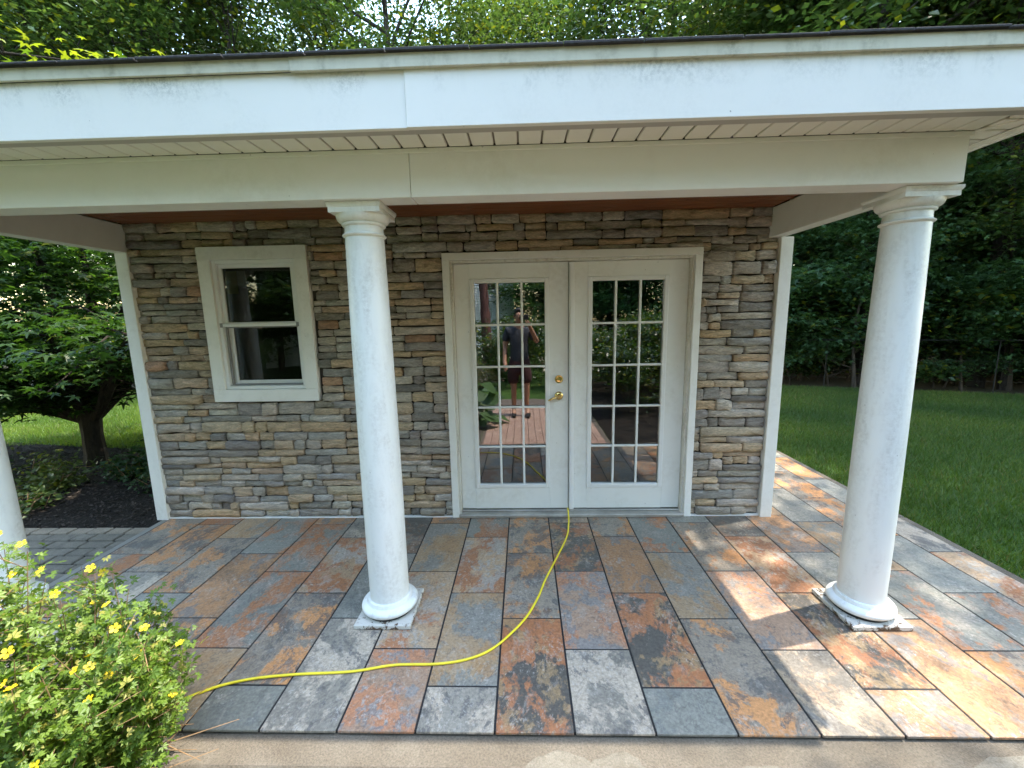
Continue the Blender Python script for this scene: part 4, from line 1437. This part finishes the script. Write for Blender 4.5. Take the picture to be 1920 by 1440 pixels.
rf.v = [(-9.4, -14.6, 6.1), (1.4, -14.6, 6.1), (1.4, -18.5, 8.6), (-9.4, -18.5, 8.6), (1.4, -22.4, 6.1), (-9.4, -22.4, 6.1)]
rf.f = [(0, 1, 2, 3), (3, 2, 4, 5), (0, 3, 5), (1, 4, 2)]
rf.build('roof', M['roofgrey'], hh_)
hh_.rotation_euler = (0, 0, -.5)
# trunk of a red-barked tree before the house
rt = empty('red_barked_tree', (-.1, -11.0, -.06))
tag(rt, 'red brown tree trunk before the white house, mirrored in the left door', 'tree')
MB().tube([(-.1, -11, -.1), (-.12, -11, 1.2), (-.2, -11.05, 3.0), (-.25, -11.1, 5.5)], [.2, .17, .15, .08], 10).build('trunk', M['redwood'], rt, True)
link(bpy.data.objects.new('crown', leaves_mesh('crown', tmpl_diamond(.5), np.array((-.3, -11.2, 6.3)) + rng.normal(0, 1, (4000, 3)) * (1.2, 1.2, .8), .14, M['leaf'], greens(4000, DK, MD))), rt)
bush('round_shrub', (.45, -7.6, -.06), .42, .95, 1600, .06, (.05, .12, .02), (.09, .18, .03), 'round clipped shrub mirrored in the left door beside the photographer', cat='shrub', stems=24, seed=20)
bush('flower_clump', (-.05, -6.4, -.06), .62, .75, 1200, .05, (.22, .17, .15), (.40, .30, .27), 'pale pink flowering clump mirrored low in the left door', cat='plant', stems=24, seed=21)
bush('garden_shrub', (.75, -10.2, -.06), .85, 1.75, 2200, .09, (.04, .10, .02), (.08, .16, .03), 'airy green shrub before the white house mirrored in the left door', cat='shrub', stems=30, seed=22)
bush('garden_shrub', (1.9, -10.6, -.06), .85, 1.7, 2200, .09, (.03, .08, .02), (.07, .13, .03), 'airy green shrub right of the photographer mirrored in the left door', cat='shrub', stems=30, seed=23)
bush('garden_shrub', (3.9, -6.2, -.06), .95, 1.45, 3600, .07, (.05, .12, .015), (.10, .19, .03), 'large bright green shrub mirrored in the right french door', cat='shrub', stems=36, seed=24)
bush('garden_shrub', (2.75, -7.6, -.06), .60, 1.2, 1800, .07, (.04, .10, .02), (.08, .15, .03), 'smaller green shrub mirrored at the left side of the right door', cat='shrub', stems=24, seed=25)
bush('hosta', (.30, -3.0, -.05), .50, .62, 60, .34, (.05, .11, .03), (.10, .17, .06), 'big leaved hosta beside the brick walk mirrored in the left door', tmpl_diamond(.75), .0, 16, None, 'plant', .5, 26)
bush('garden_shrub', (5.6, -9, -.06), 1.2, 2.0, 2200, .1, (.03, .08, .02), (.06, .12, .03), 'wide dark shrub at the far right of the mirrored garden', cat='shrub', stems=30, seed=27)
for i, (x, y, s) in enumerate([(2.9, -3.6, .7), (3.8, -4.4, .9), (3.1, -5.2, .8), (4.9, -5.2, 1.0), (5.4, -3.7, .9), (4.6, -7.4, 1.0), (2.7, -6.4, .8), (6.4, -6.4, 1.1), (.75, -6.3, .7), (1.5, -7.2, .9), (1.2, -8.6, 1.0), (2.0, -5.9, .7), (-.4, -8.2, 1.0)]):
    place_tree('garden_bush', low[0], (x, y, -.06), Rt.uniform(0, 6.28), s, 'low leafy bush in the garden behind the photographer, mirrored in the doors', 'bush', 'bushes in the mirrored garden bed')
cop = MB().box(1.7, 7.5, -9.35, -9.0, -.1, .04, .01)
cop.box(1.7, 2.05, -13.0, -9.3505, -.1, .04, .01)
side = bpy.data.objects['side_bed']
tag(cop.build('pool_coping', M['coping']), kind='structure')
tag(sheet('pool_water', [(2.05, -9.35), (2.05, -13), (7.5, -13), (7.5, -9.35)], -.04, M['water']), kind='structure')
for i, (x, y, s) in enumerate([(5, -16, .9), (9, -15, 1), (13, -14, 1), (2.6, -18, .9), (17, -12, 1), (-8, -13, .9), (-12, -10, .9), (-15, -4, 1), (7, -19, 1), (11, -19, 1)]):
    place_tree('garden_tree', tall[i % 3], (x, y, -.06), Rt.uniform(0, 6.28), s, 'tall leafy tree at the back of the garden behind the photographer', 'tree', 'garden trees behind the photographer')
for i, (x, y, s) in enumerate([(1.9, -15, 1.0), (3.6, -14.6, 1.0), (5.4, -14.2, 1.1), (7.2, -14.6, 1.0), (9, -13.4, 1.1), (10.6, -12, 1.1), (12, -10, 1.1), (13, -7.5, 1.1), (-4.4, -9, .9), (-6.2, -8, 1.0), (-7.4, -6, 1.0), (-8.2, -3.6, 1.0), (3, -16.5, 1.4), (6, -16.5, 1.4), (9.5, -16, 1.4), (.5, -19, 2.3), (3.6, -19.5, 2.4), (7, -19, 2.4), (10.5, -18, 2.4), (14, -16, 2.4), (2, -22, 2.6), (5.5, -22.5, 2.6), (9, -22, 2.6), (-7, -11, 2), (-10, -8, 2), (-12, -4, 2.2), (-9.5, -12, 2.2)]):  # hedge added to keep bright sky out of the mirrored view
    place_tree('added_hedge_sapling', under[i % 2], (x, y, -.06), Rt.uniform(0, 6.28), s, 'bushy young tree in a hedge added behind the photographer to darken the reflections', 'sapling', 'hedge trees added behind the photographer')

# ------------------------------------------------------------------ the photographer
def skin_obj(name, chains, mat, parent, sub=2, root=0):
    """chains: list of (points, radii); the first point of a later chain may be an index of an earlier vertex"""
    verts, edges, rad = [], [], []
    for pts, rr_ in chains:
        prev = None
        for p, r in zip(pts, rr_):
            if isinstance(p, int):
                prev = p
                continue
            verts.append(p)
            rad.append(r)
            if prev is not None:
                edges.append((prev, len(verts) - 1))
            prev = len(verts) - 1
    me = bpy.data.meshes.new(name)
    me.from_pydata(verts, edges, [])
    me.materials.append(mat)
    o = bpy.data.objects.new(name, me)
    link(o, parent)
    md = o.modifiers.new('skin', 'SKIN')
    md.use_smooth_shade = True
    for i, s in enumerate(me.skin_vertices[0].data):
        s.radius = rad[i] if hasattr(rad[i], '__len__') else (rad[i], rad[i])
        s.use_root = (i == root)
    sb = o.modifiers.new('sub', 'SUBSURF')
    sb.levels = sub
    sb.render_levels = sub
    return o
per = empty('person', (1.06, -3.50, -.05))
tag(per, 'person in grey t-shirt and dark red shorts taking the photo, mirrored in the left door', 'person')
px, py = 1.06, -3.50
g = -.04
P_ = lambda x, y, z: (px + x, py + y, z)
body = skin_obj('body', [
    ([P_(0, 0, .88), P_(0, .0, 1.05), P_(0, .0, 1.22), P_(0, -.01, 1.36), P_(0, .01, 1.45), P_(0, .035, 1.53), P_(0, .045, 1.60), P_(0, .03, 1.67)], [(.14, .10), (.13, .09), (.145, .10), (.13, .085), (.052, .052), (.066, .075), (.074, .088), (.06, .07)]),
    ([3, P_(-.17, -.01, 1.37), P_(-.23, -.02, 1.12), P_(-.23, .08, .90), P_(-.22, .12, .82)], [0, .055, .043, .032, .03]),
    ([3, P_(.17, -.01, 1.36), P_(.30, .05, 1.17), P_(.20, .19, 1.38), P_(.15, .23, 1.47)], [0, .055, .043, .032, .03]),
    ([0, P_(-.095, 0, .80), P_(-.10, .02, .46), P_(-.10, -.01, .10), P_(-.10, .09, g + .03), P_(-.10, .15, g + .025)], [0, .088, .058, .036, .036, .028]),
    ([0, P_(.095, 0, .80), P_(.11, .02, .46), P_(.12, -.01, .10), P_(.13, .09, g + .03), P_(.13, .15, g + .025)], [0, .088, .058, .036, .036, .028]),
    # fingers of the raised hand round the phone and of the lowered hand
    ([15, P_(.135, .262, 1.515), P_(.12, .275, 1.545)], [0, .010, .008]), ([15, P_(.15, .27, 1.50), P_(.125, .285, 1.525)], [0, .010, .008]),
    ([15, P_(.155, .27, 1.485), P_(.13, .29, 1.505)], [0, .010, .008]), ([15, P_(.15, .265, 1.465), P_(.13, .285, 1.485)], [0, .009, .008]), ([15, P_(.115, .235, 1.49), P_(.095, .245, 1.52)], [0, .010, .009]),
    ([11, P_(-.235, .135, .77), P_(-.225, .145, .735)], [0, .010, .008]), ([11, P_(-.22, .145, .765), P_(-.21, .155, .73)], [0, .010, .008]),
    ([11, P_(-.205, .145, .77), P_(-.20, .155, .74)], [0, .010, .008]), ([11, P_(-.19, .135, .775), P_(-.19, .145, .75)], [0, .009, .008]), ([11, P_(-.20, .10, .79), P_(-.19, .125, .765)], [0, .010, .009]),
], M['skin'], per)
body['label'] = 'bare arms, legs and head of the photographer'
skin_obj('tshirt', [([P_(0, 0, .76), P_(0, .0, 1.0), P_(0, .0, 1.22), P_(0, -.01, 1.36), P_(0, .005, 1.425)], [(.165, .125), (.155, .115), (.165, .12), (.15, .105), (.075, .07)]),
                    ([3, P_(-.175, -.01, 1.37), P_(-.225, -.02, 1.17)], [0, .072, .064]), ([3, P_(.175, -.01, 1.36), P_(.275, .04, 1.21)], [0, .072, .064])], M['shirt'], per)
skin_obj('shorts', [([P_(0, 0, 1.02), P_(0, 0, .82)], [(.158, .115), (.15, .115)]), ([1, P_(-.10, .005, .72), P_(-.105, .02, .50)], [0, .105, .09]), ([1, P_(.10, .005, .72), P_(.115, .02, .50)], [0, .105, .09])], M['shorts'], per)
hs = MB().lathe([(.001, -.02)] + [(.088 * math.sin(math.pi * (.98 - .6 * i / 8)) + .0, .10 * math.cos(math.pi * (.62 * (1 - i / 8)))) for i in range(9)], 0, 0, 18)
hv = []
bmh = bmesh.new()
bmesh.ops.create_uvsphere(bmh, u_segments=18, v_segments=12, radius=1)
for v in bmh.verts:
    x_, y_, z_ = v.co
    yy_ = min(y_, .35 + .5 * max(0, z_))
    v.co = (px + x_ * .082, py + .025 + yy_ * .098, 1.635 + max(z_, -.7) * .098)
mh = bpy.data.meshes.new('hair')
bmh.to_mesh(mh)
bmh.free()
mh.materials.append(M['hair'])
mh.polygons.foreach_set('use_smooth', [True] * len(mh.polygons))
link(bpy.data.objects.new('hair', mh), per)
MB().tube([P_(0, .118, 1.60), P_(0, .138, 1.578), P_(0, .122, 1.566)], [.010, .014, .012], 8).build('nose', M['skin'], per, True)
for s in (-1, 1):
    MB().tube([P_(s * .076, .03, 1.612), P_(s * .082, .02, 1.59), P_(s * .076, .025, 1.565)], [.010, .014, .008], 8).build('ear', M['skin'], per, True)
    MB().lathe([(.001, -.006), (.010, 0), (.001, .006)], px + s * .028, py + .118, 10).build('eye', M['hair'], per, True)
for v in [o for o in bpy.data.objects if o.name.startswith('eye')]:
    v.location.z += 1.605
MB().tube([P_(-.022, .122, 1.545), P_(0, .130, 1.543), P_(.022, .122, 1.545)], [.004, .006, .004], 6).build('mouth', mat_simple('lips', (.3, .11, .09), .5), per, True)
for s in (-1, 1):
    x_ = -.10 if s < 0 else .13
    MB().tube([P_(x_, -.06, g + .03), P_(x_, .0, g + .035), P_(x_, .10, g + .032), P_(x_, .19, g + .025)], [.036, .045, .044, .025], 10).build('shoe', M['black'], per, True)
ph = MB().box(1.135 - .072, 1.135 + .075, -3.222, -3.214, 1.535, 1.612, .003).build('phone', M['black'])
tag(ph, 'black phone held up by the photographer, mirrored in the left door', 'phone')

print('objects', len(bpy.data.objects), 'tris', sum(len(m.loop_triangles) if m.loop_triangles else sum(len(p.vertices) - 2 for p in m.polygons) if len(m.polygons) < 5000 else len(m.polygons) for m in bpy.data.meshes))
